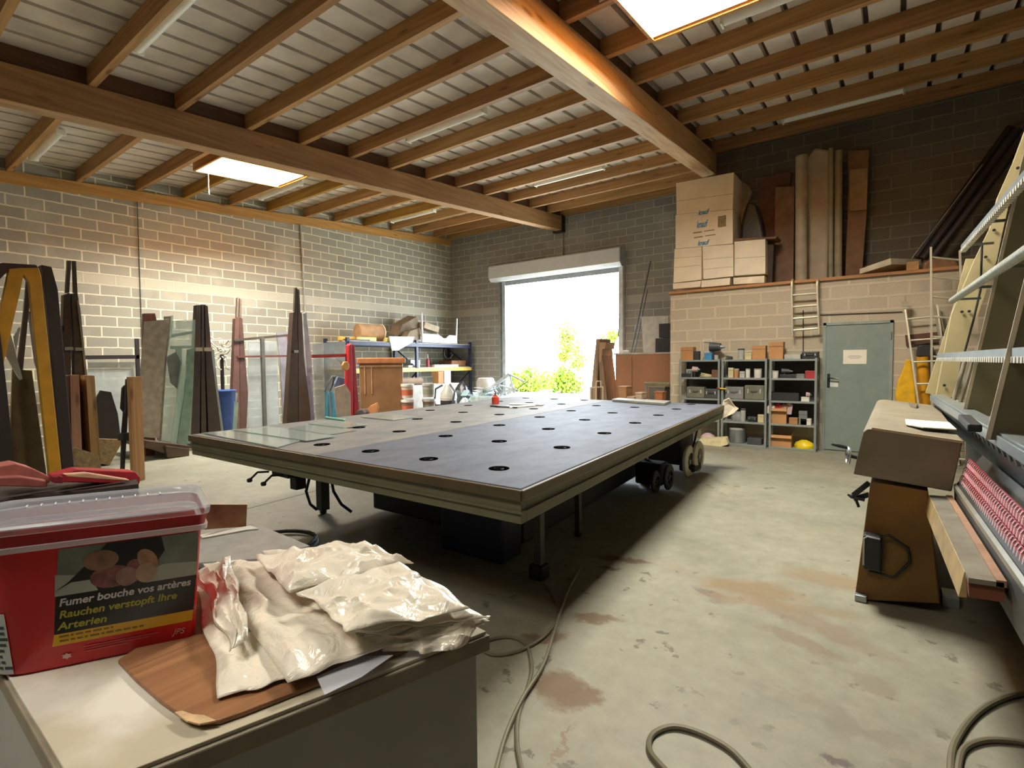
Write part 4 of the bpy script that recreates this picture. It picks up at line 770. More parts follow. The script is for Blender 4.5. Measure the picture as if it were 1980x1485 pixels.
upr('cardboard_sheet', 'tall brown cardboard with a lighter patch at the right end of the tube group', 'cardboard', [(1634, 536), (1666, 530), (1676, 405), (1680, 290), (1640, 292), (1640, 400)], -2.75, .08, MAT('#7d5f43', .8))
upr('cardboard_sheet', 'paler taped cardboard strip in front of the tall brown cardboard', 'cardboard', [(1643, 408), (1676, 405), (1678, 325), (1643, 328)], -2.8, .03, MAT('#8d7858', .8))
P2 = face([(1662, 530), (1724, 511), (1722, 499), (1662, 520)], Y=-3.25)
solo('foam_block', 'white rectangular beam block lying tilted on the ledge', 'block', MB().prism(P2, (.38, .55, .02)), MAT('#c9c4ac', .7), bevel=.004)
solo('wood_block', 'short tan timber block at the ledge edge near the dark tubes', 'block', MB().prism(face([(1753, 527), (1777, 524), (1777, 504), (1753, 507)], Y=-3.4), (0, .35, 0)), WOOD('#b88a4e', '#9a6f3a', 'y'), bevel=.003)
solo('canvas_bag', 'crumpled brown sack on the ledge behind the tall ladder', 'sack', MB().prism(face([(1781, 530), (1785, 508), (1800, 500), (1830, 498), (1852, 505), (1858, 525), (1820, 532)], Y=-3.1), (0, .4, 0)), MAT('#8a6a4a', .8, bump=.5, scale=14), bevel=.04)
# dark long tubes leaning up to the roof corner
for k, (a, b, y1, c, rr, lab) in enumerate([((1772, 498), (1955, 245), -2.6, '#1e1c1b', .05, 'lowest of the black pipes leaning on the dark wall'), ((1785, 500), (1968, 250), -2.74, '#2a2427', .06, 'middle one of the black pipes leaning on the dark wall'), ((1802, 500), (1985, 262), -2.88, '#2c2222', .05, 'upper one of the black pipes leaning on the dark wall'), ((1763, 500), (1900, 318), -2.96, '#8f8a7a', .007, 'thin pale rod lying along the black pipes')]):
    p, q_ = U(*a, Y=y1), U(*b, Y=y1)
    solo('long_pipe', lab, 'pipe', MB().cyl(p, q_, rr, n=14), MAT(c, .6), smooth=True)
# ================================================================== LADDERS
M_AL = MAT('#c2bda6', .4, .5, var=.05)
def ladder(name, label, a0, a1, b0, b1, n, w, m=M_AL, hooks=False, t0=0.02, rung=.013, cat='ladder', grp=None, root=None):
    a0, a1, b0, b1 = map(V, (a0, a1, b0, b1))
    if name != 'loft_ladder':
        l0 = (a1-a0).length; a0 = a1.lerp(a0, (a1.z-.005)/(a1.z-a0.z)); b0 = b1.lerp(b0, (b1.z-.005)/(b1.z-b0.z)); n = round(n*(a1-a0).length/l0)
    r = root or thing(name, label, cat, (a0+b0)/2, grp)
    build('stile', MB().bar(a0, a1, .025, w, (0, 1, 0)), m, r, bevel=.003); build('stile', MB().bar(b0, b1, .025, w, (0, 1, 0)), m, r, bevel=.003)
    for i in range(n):
        t = (i+.5)/n; build('rung', MB().cyl(a0.lerp(a1, t), b0.lerp(b1, t), rung, n=8), m, r, smooth=True)
    return r
Yl = PY-.16
hl = ladder('loft_ladder', 'short aluminium hook ladder hanging from the edge of the ledge', U(1533, 650, Y=Yl), U(1531, 560, Y=Yl), U(1584, 646, Y=Yl), U(1580, 556, Y=Yl), 4, .06, rung=.018)
for px in (1531, 1580):
    c = U(px, 560, Y=Yl); build('hook', MB().tube([c+V((0, 0, -.04)), c+V((0, 0, .12)), c+V((0, .03, .155)), c+V((0, .10, .165)), c+V((0, .17, .15))], .022), MAT('#cbc39f', .35, .5), hl, smooth=True)
sld = ladder('step_ladder', 'folding aluminium ladder leaning right of the steel door', U(1778, 800, Y=-3.75), U(1750, 597, Y=-3.5), U(1840, 800, Y=-3.75), U(1812, 590, Y=-3.5), 5, .05)
ladder('step_ladder', 'back half of the folding ladder, darker, near the cream post', U(1830, 735, Y=-3.6), U(1806, 590, Y=-3.5), U(1846, 735, Y=-3.6), U(1816, 600, Y=-3.5), 3, .03, MAT('#8e8a76', .45, .4), root=sld)
ladder('extension_ladder', 'tallest aluminium ladder, standing past the top of the ledge', U(1802, 790, Y=-4.1), U(1800, 478, Y=-3.95), U(1866, 790, Y=-4.1), U(1856, 484, Y=-3.95), 8, .04)
q = U(1750, 592, Y=-3.55); solo('clamp', 'small steel clamp on top of the folding ladder beside the door', 'clamp', MB().box(q.x-.04, q.x+.04, q.y-.04, q.y+.02, q.z, q.z+.07).cyl((q.x, q.y, q.z+.07), (q.x, q.y, q.z+.14), .01), MAT('#b5ad94', .4, .5))
def cloth(pts, Y, d, seed, amp=.02):
    P_ = face(pts, Y=Y); return P_
solo('rain_jacket', 'yellow rain jacket hanging behind the folding ladder', 'jacket', MB().prism(face([(1733, 780), (1731, 760), (1736, 735), (1744, 718), (1752, 694), (1762, 696), (1768, 730), (1772, 782)], Y=-3.45), (0, .05, 0)), MAT('#e8b41c', .5, bump=.5, scale=9), bevel=.02)
q = U(1788, 780, Y=-3.48); q1_ = U(1783, 690, Y=-3.48)
solo('yellow_tube', 'orange-yellow round drum standing behind the ladders', 'drum', MB().cyl((q.x, q.y, .7), (q1_.x, q.y, q1_.z), .075, .07, 18), MAT('#d99a18', .45), smooth=True)
upr('equipment_bag', 'black bag hung above the yellow drum', 'bag', [(1772, 690), (1774, 668), (1795, 663), (1806, 672), (1804, 690)], -3.5, .08, K['dark'], bevel=.02)
upr('wooden_board', 'reddish dark board leaning behind the ladders right of the door', 'board', [(1752, 668), (1832, 660), (1830, 640), (1750, 648)], -3.42, .03, MAT('#5c3a2c', .7))
# ================================================================== LEFT WALL: conduits
def wallcable(label, x, y0, y1, r_, c, xp=.02, nm='cable_conduit'):
    a, b = U(x[0], y0, X=xp), U(x[1], y1, X=xp); solo(nm, label, 'conduit', MB().cyl(a, b, r_, n=8), MAT(c, .5))
wallcable('dark cable dropping from the orange wall plate down the long block wall', (265, 276), 385, 690, .008, '#4a4a40')
wallcable('white pipe running down the long block wall behind the tallest rack', (580, 592), 418, 640, .016, '#b9b9b4')
q = U(1089, 445, Y=-.02); solo('cable_conduit', 'thin grey conduit below the end of the dark roof beam', 'conduit', MB().cyl(q, q+V((0, 0, -.75)), .012, n=8), MAT('#7d7d7a', .5))
a = U(415, 345, Z=4.9); solo('cord', 'white pull cord hanging from the small skylight', 'cord', MB().tube([(2.12, -8.6, roof(JB, -8.6)+.02), (2.11, -8.6, 4.7), (2.13, -8.6, 4.55)], .005), K['white'])
a = U(1192, 10, Z=5.1); solo('paper_tag', 'small white tag stapled to a joist near the large skylight', 'tag', MB().box(a.x-.05, a.x+.05, -8.235, -8.222, roof(JB, -8.22)+.02, roof(JB, -8.22)+.07), K['white'])
# ================================================================== RACKS AND GLASS ALONG THE LEFT SIDE (seen end-on)
def xsl(name, label, cat, pts, X, d, m, parent=None, grp=None, **k):      # outline on the plane X, swept away from the camera
    mb = MB().prism(face(pts, X=X), (-d, 0, 0))
    if parent is not None: return build(name, mb, m, parent, **k)
    return solo(name, label, cat, mb, m, grp, **k)
def xp(mb, pts, X, d): return mb.prism(face(pts, X=X), (-d, 0, 0))
M_DK = MAT('#3f322b', .55, var=.15, scale=5); M_DK2 = MAT('#4b4136', .6, var=.15); M_RB = MAT('#6b4a42', .55, var=.12); M_YL = MAT('#b88a1c', .5, var=.1); M_BK = MAT('#211a1c', .6)
def floor_at(x, X): # photo row where the floor is met on plane X at column x
    a = U(x, 800, X=X); b = U(x, 900, X=X); return 800+100*(a.z)/(a.z-b.z)
# 1 near yellow and black A-frame
r = thing('a_frame_rack', 'near A-frame glass rack with a mustard yellow front and dark plank sides, beyond the tub', 'rack', U(70, 1000, X=5.6)*1.0)
r.location.z = 0
yb = floor_at(110, 5.6)
xsl('front_leg', '', '', [(38, 518), (75, 518), (80, 534), (128, yb), (104, yb), (56, 545), (46, 532)], 5.6, .08, M_YL, r, bevel=.004)
xsl('front_leg', '', '', [(18, 520), (38, 518), (46, 530), (40, 560), (-60, yb), (-85, yb)], 5.6, .08, M_YL, r, bevel=.004)
xsl('dark_plank', '', '', [(80, 512), (100, 516), (112, 560), (152, yb), (128, yb), (84, 530)], 5.52, .3, M_BK, r, bevel=.004)
xsl('top_cap', '', '', [(-20, 512), (5, 508), (70, 512), (76, 520), (18, 522), (-20, 560)], 5.59, .3, MAT('#34202a', .6), r, bevel=.004)
xsl('dark_plank', '', '', [(-30, 600), (0, 640), (14, 760), (24, 860), (34, 960), (10, 1000), (-60, 1000)], 5.65, .12, M_BK, r)
rr_ = xsl('mirror', 'curved bright mirror sheet leaning inside the yellow A-frame', 'mirror', [(-4, 600), (10, 610), (22, 650), (44, 733), (38, 735), (12, 690), (-4, 660)], 5.35, .02, MAT('#dfe2dc', .12, .3))
xsl('mirror', 'thin bright triangular mirror sliver behind the curved mirror', 'mirror', [(26, 652), (37, 632), (40, 634), (31, 680)], 5.3, .02, MAT('#dfe2dc', .15, .3))
M_OB = MAT('#7a6c50', .8, var=.1)
def board(label, pts, X, d, m, nm='wooden_board', cat='board', **k): return xsl(nm, label, cat, pts, X, d, m, bevel=.002, **k)
fl = floor_at(60, 5.2)
board('wide olive brown board standing inside the yellow A-frame', [(25, 713), (62, 717), (100, fl), (15, fl)], 5.2, .05, M_OB)
board('long olive board leaning just behind the dark plank of the yellow A-frame', [(88, 722), (108, 724), (135, 880), (140, floor_at(135, 5.0)), (112, floor_at(112, 5.0)), (98, 800)], 5.0, .04, M_OB)
# 2 second rack: dark frame with navy panel
r = thing('a_frame_rack', 'dark A-frame rack with a navy blue panel, behind the yellow one', 'rack', U(75, 1000, X=4.6)); r.location.z = 0
f2 = floor_at(100, 4.6)
xsl('front_leg', '', '', [(52, 538), (68, 537), (80, 600), (98, 728), (112, f2), (96, f2), (84, 728), (60, 600)], 4.6, .06, M_DK, r, bevel=.003)
xsl('front_leg', '', '', [(52, 538), (60, 540), (56, 600), (40, 760), (20, f2), (4, f2), (30, 740), (47, 600)], 4.6, .06, M_DK, r)
xsl('navy_panel', '', '', [(57, 602), (76, 603), (98, 745), (84, 745), (70, 700)], 4.58, .1, MAT('#26304a', .35), r)

# 3 tall brown rack
r = thing('a_frame_rack', 'tall narrow brown rack with two thin uprights at its tip, left of the wall cable', 'rack', U(148, 925, X=3.7)); r.location.z = 0
f3 = floor_at(150, 3.7)
xsl('tip_post', '', '', [(131, 504), (138, 504), (134, 566), (127, 566)], 3.7, .06, M_DK2, r); xsl('tip_post', '', '', [(141, 504), (147, 505), (150, 566), (143, 566)], 3.7, .06, M_DK2, r)
xsl('side_frame', '', '', [(123, 570), (135, 566), (138, 620), (137, f3), (114, f3), (120, 680)], 3.7, .12, M_DK, r, bevel=.004)
xsl('side_frame', '', '', [(138, 568), (150, 566), (156, 600), (170, 740), (182, f3), (148, f3), (142, 640)], 3.7, .12, M_DK2, r, bevel=.004)
xsl('outer_strip', '', '', [(149, 582), (152, 580), (170, 735), (166, 738)], 3.72, .05, MAT('#8a8475', .5), r)
for a in ((127, 671, 142, 677), (146, 672, 163, 678)): xsl('bracket', '', '', [(a[0], a[1]), (a[2], a[1]), (a[2], a[3]), (a[0], a[3])], 3.76, .04, MAT('#a09a86', .5), r)
board('grey narrow post behind the tall narrow brown rack', [(86, 642), (93, 642), (98, 740), (104, floor_at(104, 3.9)), (96, floor_at(96, 3.9)), (92, 745)], 3.9, .05, M_DK, nm='steel_upright', cat='post')
xsl('cross_bar', '', '', [(85, 636), (124, 629), (124, 640), (86, 647)], 3.7, .06, M_DK2, r)
# boards in front of it
board('dark red-brown board end standing at the foot of the tall narrow brown rack', [(124, 728), (134, 726), (136, 870), (130, 900), (120, 880)], 3.95, .25, MAT('#5a352a', .7))
board('pinkish board end next to the dark red-brown one', [(135, 725), (153, 725), (160, 905), (140, 908)], 3.95, .3, WOOD('#a5806a', '#85604e', 'z'))
board('light board end, right one by the tall narrow brown rack', [(166, 726), (183, 726), (196, 912), (178, 915)], 3.98, .3, WOOD('#b59367', '#8e6c45', 'z'))
board('pale small sheet standing behind the board ends', [(110, 712), (131, 710), (128, 760), (120, floor_at(120, 3.5)), (112, floor_at(112, 3.5))], 3.5, .02, MAT('#a8a592', .5))
fw_ = floor_at(265, 4.55)
board('tall single timber post nearest the pale floor, standing alone', [(250, 729), (274, 728), (281, fw_), (258, fw_-3)], 4.55, .1, WOOD('#b08a5e', '#8a653f', 'z'))
q = U(243, 900, X=4.4)
r = thing('bar_clamp', 'black bar clamp leaning left of the single timber post', 'clamp', (q.x, q.y, 0))
xsl('clamp_bar', '', '', [(244, 733), (251, 732), (246, 830), (240, floor_at(240, 4.4)), (233, floor_at(233, 4.4)), (236, 830)], 4.4, .03, M_BK, r); xsl('clamp_jaw', '', '', [(232, 838), (250, 836), (252, 852), (230, 852)], 4.42, .06, M_BK, r, bevel=.006); xsl('clamp_screw', '', '', [(237, 750), (243, 744), (242, 800), (234, 790)], 4.42, .05, M_BK, r, bevel=.006)
board('dark oval sheet leaning against the grey panel by the wall', [(186, 770), (195, 755), (215, 758), (228, 800), (234, 850), (192, 852)], 2.9, .05, MAT('#2b2622', .6), nm='rubber_mat', cat='mat')
f5 = floor_at(210, 3.0)
xsl('pallet', 'low wooden pallet behind the board ends', 'pallet', [(182, 848), (233, 850), (236, 856), (212, f5), (186, f5-4)], 3.0, .9, WOOD('#9b8560', '#75613f', 'x'), bevel=.004)
board('thin slanted plank lying low beside the yellow A-frame', [(136, 862), (190, 880), (196, 905), (192, floor_at(192, 4.6)), (140, floor_at(140, 4.6)), (134, 880)], 4.6, .4, WOOD('#9b8560', '#75613f', 'x'), nm='timber_crate', cat='crate')
# grey sheet and dark rail on the wall
a, b = U(92, 692, X=.5), U(268, 690, X=.5)
r = thing('wall_barrier', 'dark horizontal steel rail along the block wall behind the racks', 'rail', (.5, (a.y+b.y)/2, 0))
build('rail_bar', MB().bar(a, b, .06, .07), M_BK, r); build('rail_post', MB().box(.47, .53, b.y-.05, b.y+.01, 0, b.z+.35), M_BK, r); build('rail_post', MB().box(.47, .53, a.y, a.y+.05, 0, a.z), M_BK, r)
M_PGL = MAT('#b9c3c4', .12, var=.05); M_PGL.node_tree.nodes['Principled BSDF'].inputs['Alpha'].default_value = .45
M_PGG = MAT('#b5cfc4', .1, var=.04); M_PGG.node_tree.nodes['Principled BSDF'].inputs['Alpha'].default_value = .5
def fl_(x, X): return floor_at(x, X)
xsl('glass_sheet', 'bluish glass pane standing against the wall under the dark rail', 'glass', [(170, 700), (262, 700), (258, fl_(258, .4)-4), (170, fl_(170, .4)-4)], .4, .01, M_PGL)
# stone and glass sheets around the near pallet
M_ST = MAT('#a39c8c', .7, var=.14, scale=10)
r = solo('sheet_pallet', 'low dark wooden pallet carrying the speckled sheets and glass', 'pallet', xp(xp(MB(), [(282, 852), (368, 862), (366, 870), (332, 880), (282, 866)], 3.1, 1.3), [(320, 862), (366, 868), (366, fl_(366, 3.15)), (324, fl_(324, 3.15)-2)], 3.15, .1), WOOD('#5d4a38', '#3d2f22', 'y'), bevel=.004)
xsl('stone_sheet', 'tall speckled grey-beige sheet leaning left of the greenish glass', 'sheet', [(280, 622), (318, 618), (328, 616), (318, 700), (308, 848), (278, 845), (272, 720)], 2.9, .03, M_ST)
xsl('stone_sheet', 'second speckled sheet partly behind the first one', 'sheet', [(318, 612), (331, 612), (322, 700), (312, 852), (304, 850), (316, 700)], 2.8, .03, MAT('#8d867a', .7, var=.14, scale=10))
xsl('white_sheet', 'small bright white sheet peeking above the speckled sheets', 'sheet', [(318, 612), (335, 610), (333, 640), (322, 690), (318, 660)], 2.7, .02, MAT('#e4e4de', .4))
xsl('timber_block', 'ribbed red-brown timber top behind the speckled sheet', 'block', [(280, 622), (280, 606), (300, 606), (303, 620), (300, fl_(300, 2.6)), (282, fl_(282, 2.6))], 2.6, .12, WOOD('#7a4a38', '#5a3226', 'z'))
xsl('glass_sheet', 'large greenish glass pane leaning on the near pallet', 'glass', [(326, 620), (378, 618), (374, 740), (368, 858), (306, 856), (318, 700)], 2.75, .012, M_PGG)
xsl('glass_sheet', 'narrow tall green-edged glass strip in front of the greenish pane', 'glass', [(352, 706), (362, 704), (352, 780), (340, 860), (330, 858), (344, 760)], 2.95, .02, M_PGG)
xsl('glass_sheet', 'second narrow glass strip next to the dark ribbed rack', 'glass', [(362, 676), (376, 672), (372, 760), (362, 862), (342, 860), (356, 770)], 2.9, .02, MAT('#7f9a90', .15))
xsl('glass_sheet', 'grey pointed glass offcut low on the near pallet', 'glass', [(322, 690), (340, 680), (350, 700), (343, 752), (330, 740)], 2.85, .015, MAT('#75807c', .3))
a, b = U(322, 651, X=2.3), U(380, 641, X=2.3); r = thing('rack_barrier', 'dark rail and post behind the greenish glass pane', 'rail', (2.3, a.y, 0))
build('rail_bar', MB().bar(a, b, .05, .05), M_BK, r); a, b = U(330, 672, X=2.3), U(374, 671, X=2.3); build('rail_bar', MB().bar(a, b, .05, .05), M_BK, r)
c = U(345, 680, X=2.3); build('rail_post', MB().box(2.27, 2.33, c.y-.04, c.y+.04, 0, a.z), M_DK, r)
# dark ribbed rack
r = thing('a_frame_rack', 'dark brown ribbed A-frame rack at the near left corner of the cutting table', 'rack', U(400, 870, X=2.6)); r.location.z = 0
f6 = fl_(400, 2.6)
for pts in ([(380, 590), (388, 589), (388, 680), (386, f6), (362, f6), (374, 700)], [(390, 589), (394, 589), (396, 700), (400, f6), (389, f6), (389, 700)], [(396, 589), (402, 592), (410, 690), (432, f6), (404, f6), (398, 700)]):
    xsl('rib_plank', '', '', pts, 2.6, .12, M_DK, r, bevel=.003)
xsl('back_board', '', '', [(381, 592), (401, 592), (424, f6), (368, f6)], 2.55, .04, MAT('#2a1f1c', .7), r)
xsl('bracket', '', '', [(379, 672), (392, 672), (392, 679), (379, 679)], 2.66, .05, MAT('#b5ae9c', .5), r); xsl('bracket', '', '', [(396, 672), (411, 672), (411, 679), (396, 679)], 2.66, .05, MAT('#b5ae9c', .5), r)
xsl('grey_sheet', 'long grey sheet leaning on the right flank of the dark ribbed rack', 'sheet', [(408, 676), (414, 676), (420, 740), (436, fl_(436, 2.4)), (420, fl_(420, 2.4)), (412, 740)], 2.4, .1, MAT('#8d9690', .45))
# hook stand, bin and offcuts
c = U(429, 700, X=1.2); r = thing('hook_stand', 'cluster of white hooks on a dark pole behind the ribbed rack', 'hooks', (c.x, c.y, 0))
build('pole', MB().cyl((c.x, c.y, 0), (c.x, c.y, c.z+.15), .035, n=10), M_BK, r); mb = MB()
for k in range(18):
    a = R.uniform(0, 6.28); z = c.z+R.uniform(.1, .5); l = R.uniform(.12, .26); p1 = V((c.x, c.y, z)); p2 = p1+V((math.cos(a)*l, math.sin(a)*l, R.uniform(-.05, .16)))
    build('hook', MB().tube([p1, p1.lerp(p2, .6)+V((0, 0, -.05)), p2], .014, 6), MAT('#cfcabb', .4, .2), r, smooth=True)
for k in (0, 1): build('hook', MB().tube([(c.x, c.y, c.z+.1), (c.x+.03, c.y-.1+.16*k, c.z+.0), (c.x+.05, c.y-.1+.16*k, c.z-.12), (c.x+.05, c.y-.04+.16*k, c.z-.16)], .016, 6), MAT('#d8d4c6', .4, .2), r, smooth=True)
c = U(434, 800, X=1.9); r = thing('plastic_bin', 'blue plastic bin behind the hook stand, beside glass offcuts', 'bin', (c.x, c.y, 0)); zt = U(434, 755, X=1.9).z
build('bin_body', MB().lathe((c.x, c.y, 0), [(.001, 0), (.16, 0), (.2, zt), (.19, zt), (.15, .02), (.001, .02)], 20), MAT('#35508f', .45), r, smooth=True); build('bin_rim', MB().torus((c.x, c.y, zt), (0, 0, 1), .2, .012), MAT('#3f5da3', .4), r, smooth=True)
xsl('glass_offcut', 'pale glass offcut leaning right of the blue bin', 'glass', [(446, 757), (460, 760), (452, 818), (446, fl_(446, 2.0)), (430, fl_(430, 2.0))], 2.0, .015, M_PGG)
xsl('glass_offcut', 'shorter second glass offcut right of the blue bin', 'glass', [(450, 775), (461, 778), (458, 830), (454, fl_(454, 2.05)), (440, fl_(440, 2.05))], 2.05, .015, MAT('#8fa79a', .2))
# pinkish-brown rack with thin tip
r = thing('a_frame_rack', 'slim pinkish-brown rack with a thin double tip, middle of the long wall', 'rack', U(465, 860, X=1.5)); r.location.z = 0; f7 = fl_(465, 1.5)
xsl('tip_post', '', '', [(459, 576), (462, 574), (461, 614), (457, 614)], 1.5, .06, MAT('#7a6a5c', .6), r); xsl('tip_post', '', '', [(464, 577), (467, 580), (467, 614), (463, 614)], 1.5, .06, MAT('#7a6a5c', .6), r)
xsl('side_frame', '', '', [(455, 616), (463, 613), (463, 700), (464, f7), (446, f7), (452, 700)], 1.5, .12, M_RB, r, bevel=.003); xsl('side_frame', '', '', [(463.5, 613), (469, 616), (475, 700), (480, 760), (476, f7), (464.5, f7), (464, 700)], 1.5, .12, MAT('#5c3f38', .55), r, bevel=.003)
# grey frame of bars between slim rack and tallest rack
X8 = 1.5; r = thing('glass_rack', 'steel frame of dark rails between the slim rack and the tallest rack', 'frame', U(515, 860, X=X8)); r.location.z = 0
build('rail_bar', MB().bar(U(452, 658, X=X8), U(570, 647, X=X8), .05, .05), M_DK2, r); build('rail_bar', MB().bar(U(458, 690, X=X8), U(572, 688, X=X8), .05, .04), MAT('#6b3a36', .5), r)
c = U(507, 652, X=X8); build('rail_post', MB().box(X8-.03, X8+.03, c.y-.035, c.y+.035, 0, c.z), MAT('#5a5852', .5), r); build('base_beam', MB().bar(V((X8, U(440, 850, X=X8).y, .06)), V((X8, U(590, 850, X=X8).y, .06)), .1, .1), M_DK2, r)
xsl('glass_sheet', 'large clear glass pane standing in the dark rail frame', 'glass', [(480, 664), (535, 660), (540, fl_(540, 1.35)-3), (478, fl_(478, 1.35)-3)], 1.35, .012, M_PGL)
xsl('grey_sheet', 'lilac-grey tall sheet behind the right end of the dark rail frame', 'sheet', [(535, 644), (563, 641), (570, 700), (565, fl_(565, 1.2)-3), (548, fl_(548, 1.2)-3), (542, 700)], 1.2, .03, MAT('#8c8890', .5))
xsl('red_sheet', 'small red panel beside the tallest rack', 'panel', [(556, 649), (566, 648), (568, 688), (559, 690)], 1.55, .02, MAT('#a02a2a', .4))
a0, a1 = U(535, 652, X=.9), U(552, 812, X=.9); b0, b1 = U(541, 650, X=.9), U(560, 812, X=.9)
r = thing('step_ladder', 'aluminium step ladder seen through the glass behind the dark rail frame', 'ladder', (a1+b1)/2); a1.z = b1.z = .02
build('stile', MB().bar(a0, a1, .04, .03), M_AL, r); build('stile', MB().bar(b0+V((0, .25, 0)), b1+V((0, .3, 0)), .04, .03), M_AL, r)
for t in (.2, .4, .6, .8): build('step', MB().bar(a0.lerp(a1, t), (b0+V((0, .25, 0))).lerp(b1+V((0, .3, 0)), t), .08, .025), M_AL, r)
# tallest rack
r = thing('a_frame_rack', 'tallest dark brown rack, by the white pipe on the long wall', 'rack', U(580, 860, X=3.2)); r.location.z = 0; f9 = fl_(580, 3.2)
xsl('tip_post', '', '', [(571, 556), (574.5, 556), (574, 604), (569, 604)], 3.2, .05, M_DK2, r); xsl('tip_post', '', '', [(575.5, 559), (579, 561), (581, 604), (576, 604)], 3.2, .05, M_DK2, r)
xsl('side_frame', '', '', [(567, 604), (574, 600), (576, 680), (577, f9), (552, f9), (562, 690)], 3.2, .14, MAT('#4a3a2e', .6), r, bevel=.003); xsl('side_frame', '', '', [(576, 601), (584, 606), (588, 690), (600, 790), (603, f9), (578, f9), (577, 690)], 3.2, .14, MAT('#5a4838', .6), r, bevel=.003)
xsl('bracket', '', '', [(571, 677), (577, 677), (577, 682), (571, 682)], 3.25, .04, K['lgrey'], r)
xsl('aluminium_profile', 'long pale aluminium profile leaning beside the tallest rack', 'profile', [(586, 606), (592, 604), (602, 690), (610, fl_(610, 3.0)), (600, fl_(600, 3.0)), (592, 700)], 3.0, .06, MAT('#b9bcc0', .35, .4))
xsl('lilac_strip', 'short lilac strip leaning on the aluminium profile', 'strip', [(592, 727), (599, 728), (612, fl_(612, 3.15)), (603, fl_(603, 3.15))], 3.15, .04, MAT('#8e8fa6', .45))
xsl('glass_sheet', 'wide faintly brown glass pane between the tallest rack and the red rack', 'glass', [(604, 665), (668, 660), (664, fl_(664, 2.7)-2), (612, fl_(612, 2.7)-2)], 2.7, .012, M_PGL)
# red rack
r = thing('a_frame_rack', 'bright red rack with a horizontal red rail, beside the brown crate', 'rack', U(682, 860, X=3.7)); r.location.z = 0; fa = fl_(682, 3.7); M_RD = MAT('#b0262c', .4, var=.06)
xsl('side_frame', '', '', [(675, 668), (680, 664), (682, 700), (684, fa), (668, fa), (674, 720)], 3.7, .12, M_RD, r, bevel=.004); xsl('side_frame', '', '', [(682, 666), (686, 668), (690, 730), (698, fa), (686, fa), (683, 720)], 3.7, .12, MAT('#94191f', .4), r, bevel=.004)
build('rail_bar', MB().bar(U(603, 689, X=3.5), U(674, 687, X=3.6), .05, .06), MAT('#b5474a', .45), r)
xsl('wooden_knob', '', '', [(663, 706), (666, 700), (672, 699), (676, 704), (675, 713), (669, 717), (664, 713)], 3.78, .06, MAT('#c2873f', .5), r, bevel=.01)
# blue trolley
r = thing('glass_trolley', 'small blue tubular glass trolley left of the red rack', 'trolley', U(640, 870, X=4.4)); r.location.z = 0; fb = fl_(640, 4.4); M_TQ = MAT('#5d9fb8', .35, .2)
for i, (t_, b_) in enumerate((((631, 757), (629, fb)), ((633, 757), (637, fb)), ((641, 757), (647, fb)), ((643, 758), (655, fb)))):
    q0_, q1_ = U(*t_, X=4.4-.12*(i % 2)), U(*b_, X=4.4-.12*(i % 2)); q1_.z = 0; build('leg', MB().bar(q0_, q1_, .035, .035), M_TQ, r, bevel=.004)
build('push_handle', MB().tube([U(628, 757, X=4.4), U(636, 738, X=4.4), U(643, 728, X=4.4), U(647, 727, X=4.3), U(643, 745, X=4.2), U(637, 757, X=4.2)], .016), MAT('#39424a', .4), r, smooth=True)
build('tray_base', MB().bar(U(624, fb-8, X=4.4), U(660, fb-8, X=4.4), .35, .04), M_TQ, r)
board('beige-grey board standing between the blue trolley and the red rack', [(648, 750), (668, 743), (678, 760), (680, fl_(680, 3.95)), (650, fl_(650, 3.95))], 3.95, .03, MAT('#a08d7a', .7))
xsl('fabric_sheet', 'dark blue-grey cloth draped behind the beige-grey board', 'cloth', [(648, 742), (654, 728), (668, 732), (668, fl_(668, 3.4)), (650, fl_(650, 3.4))], 3.4, .05, MAT('#5a6a86', .7), bevel=.01)
# big wrapped crate
cr0 = face([(690, 700), (780, 702), (776, 840), (700, 840)], Y=-6.1); 
r = thing('wrapped_crate', 'big brown crate with an orange rim wrapped in plastic, beyond the table', 'crate', (3.4, -5.8, 0))
a, b = U(690, 700, Y=-6.1), U(781, 703, Y=-6.1)
ex = (V((CAM.x, CAM.y, 0))-V((3.3, -6.1, 0))).normalized(); sx_ = V((-ex.y, ex.x, 0)); dk = -ex*.7
def crate(nm, px0, px1, z0, z1, m, o0=0, dd=dk, **k):
    p0 = V((a.x, a.y, 0)); w_ = (a-CAM).dot(FW)*91/F; q0 = p0+ex*o0
    def at(px): return q0+sx_*(-1 if sx_.x < 0 else 1)*w_*(px-690)/91
    A1, A2 = at(px0), at(px1); D_ = dd
    return build(nm, MB().hexa([A1+V((0, 0, z0)), A2+V((0, 0, z0)), A2+D_+V((0, 0, z0)), A1+D_+V((0, 0, z0)), A1+V((0, 0, z1)), A2+V((0, 0, z1)), A2+D_+V((0, 0, z1)), A1+D_+V((0, 0, z1))]), m, r, **k)
crate('crate_body', 694, 777, 0, b.z, MAT('#8c6846', .45, var=.12, scale=3), bevel=.02)
crate('crate_rim', 690, 782, b.z, b.z+.13, MAT('#b5774c', .5), .03, bevel=.02)
crate('tape', 695, 776, b.z-.07, b.z-.03, MAT('#c9a583', .3), .008, dk*.01)
for px in (703, 716): crate('tape', px, px+2, b.z-.65, b.z-.071, MAT('#bf9a72', .3), .008, dk*.01)
c = U(721, 785, Y=-6.7); solo('cardboard_flap', 'orange folded cardboard piece just behind the left table edge', 'cardboard', MB().prism(face([(702, 800), (715, 786), (727, 780), (730, 790), (726, 802)], Y=-6.9), (0, .04, .02)), MAT('#c98a55', .6), bevel=.004)
solo('floor_cushion', 'dark rounded bundle beside the orange cardboard piece', 'bundle', MB().prism(face([(684, 802), (690, 792), (700, 790), (706, 798), (706, 806)], Y=-7.0), (0, .25, 0)), MAT('#4c3f3c', .7), bevel=.03)
for o_ in ('cardboard_flap', 'floor_cushion'):
    pass
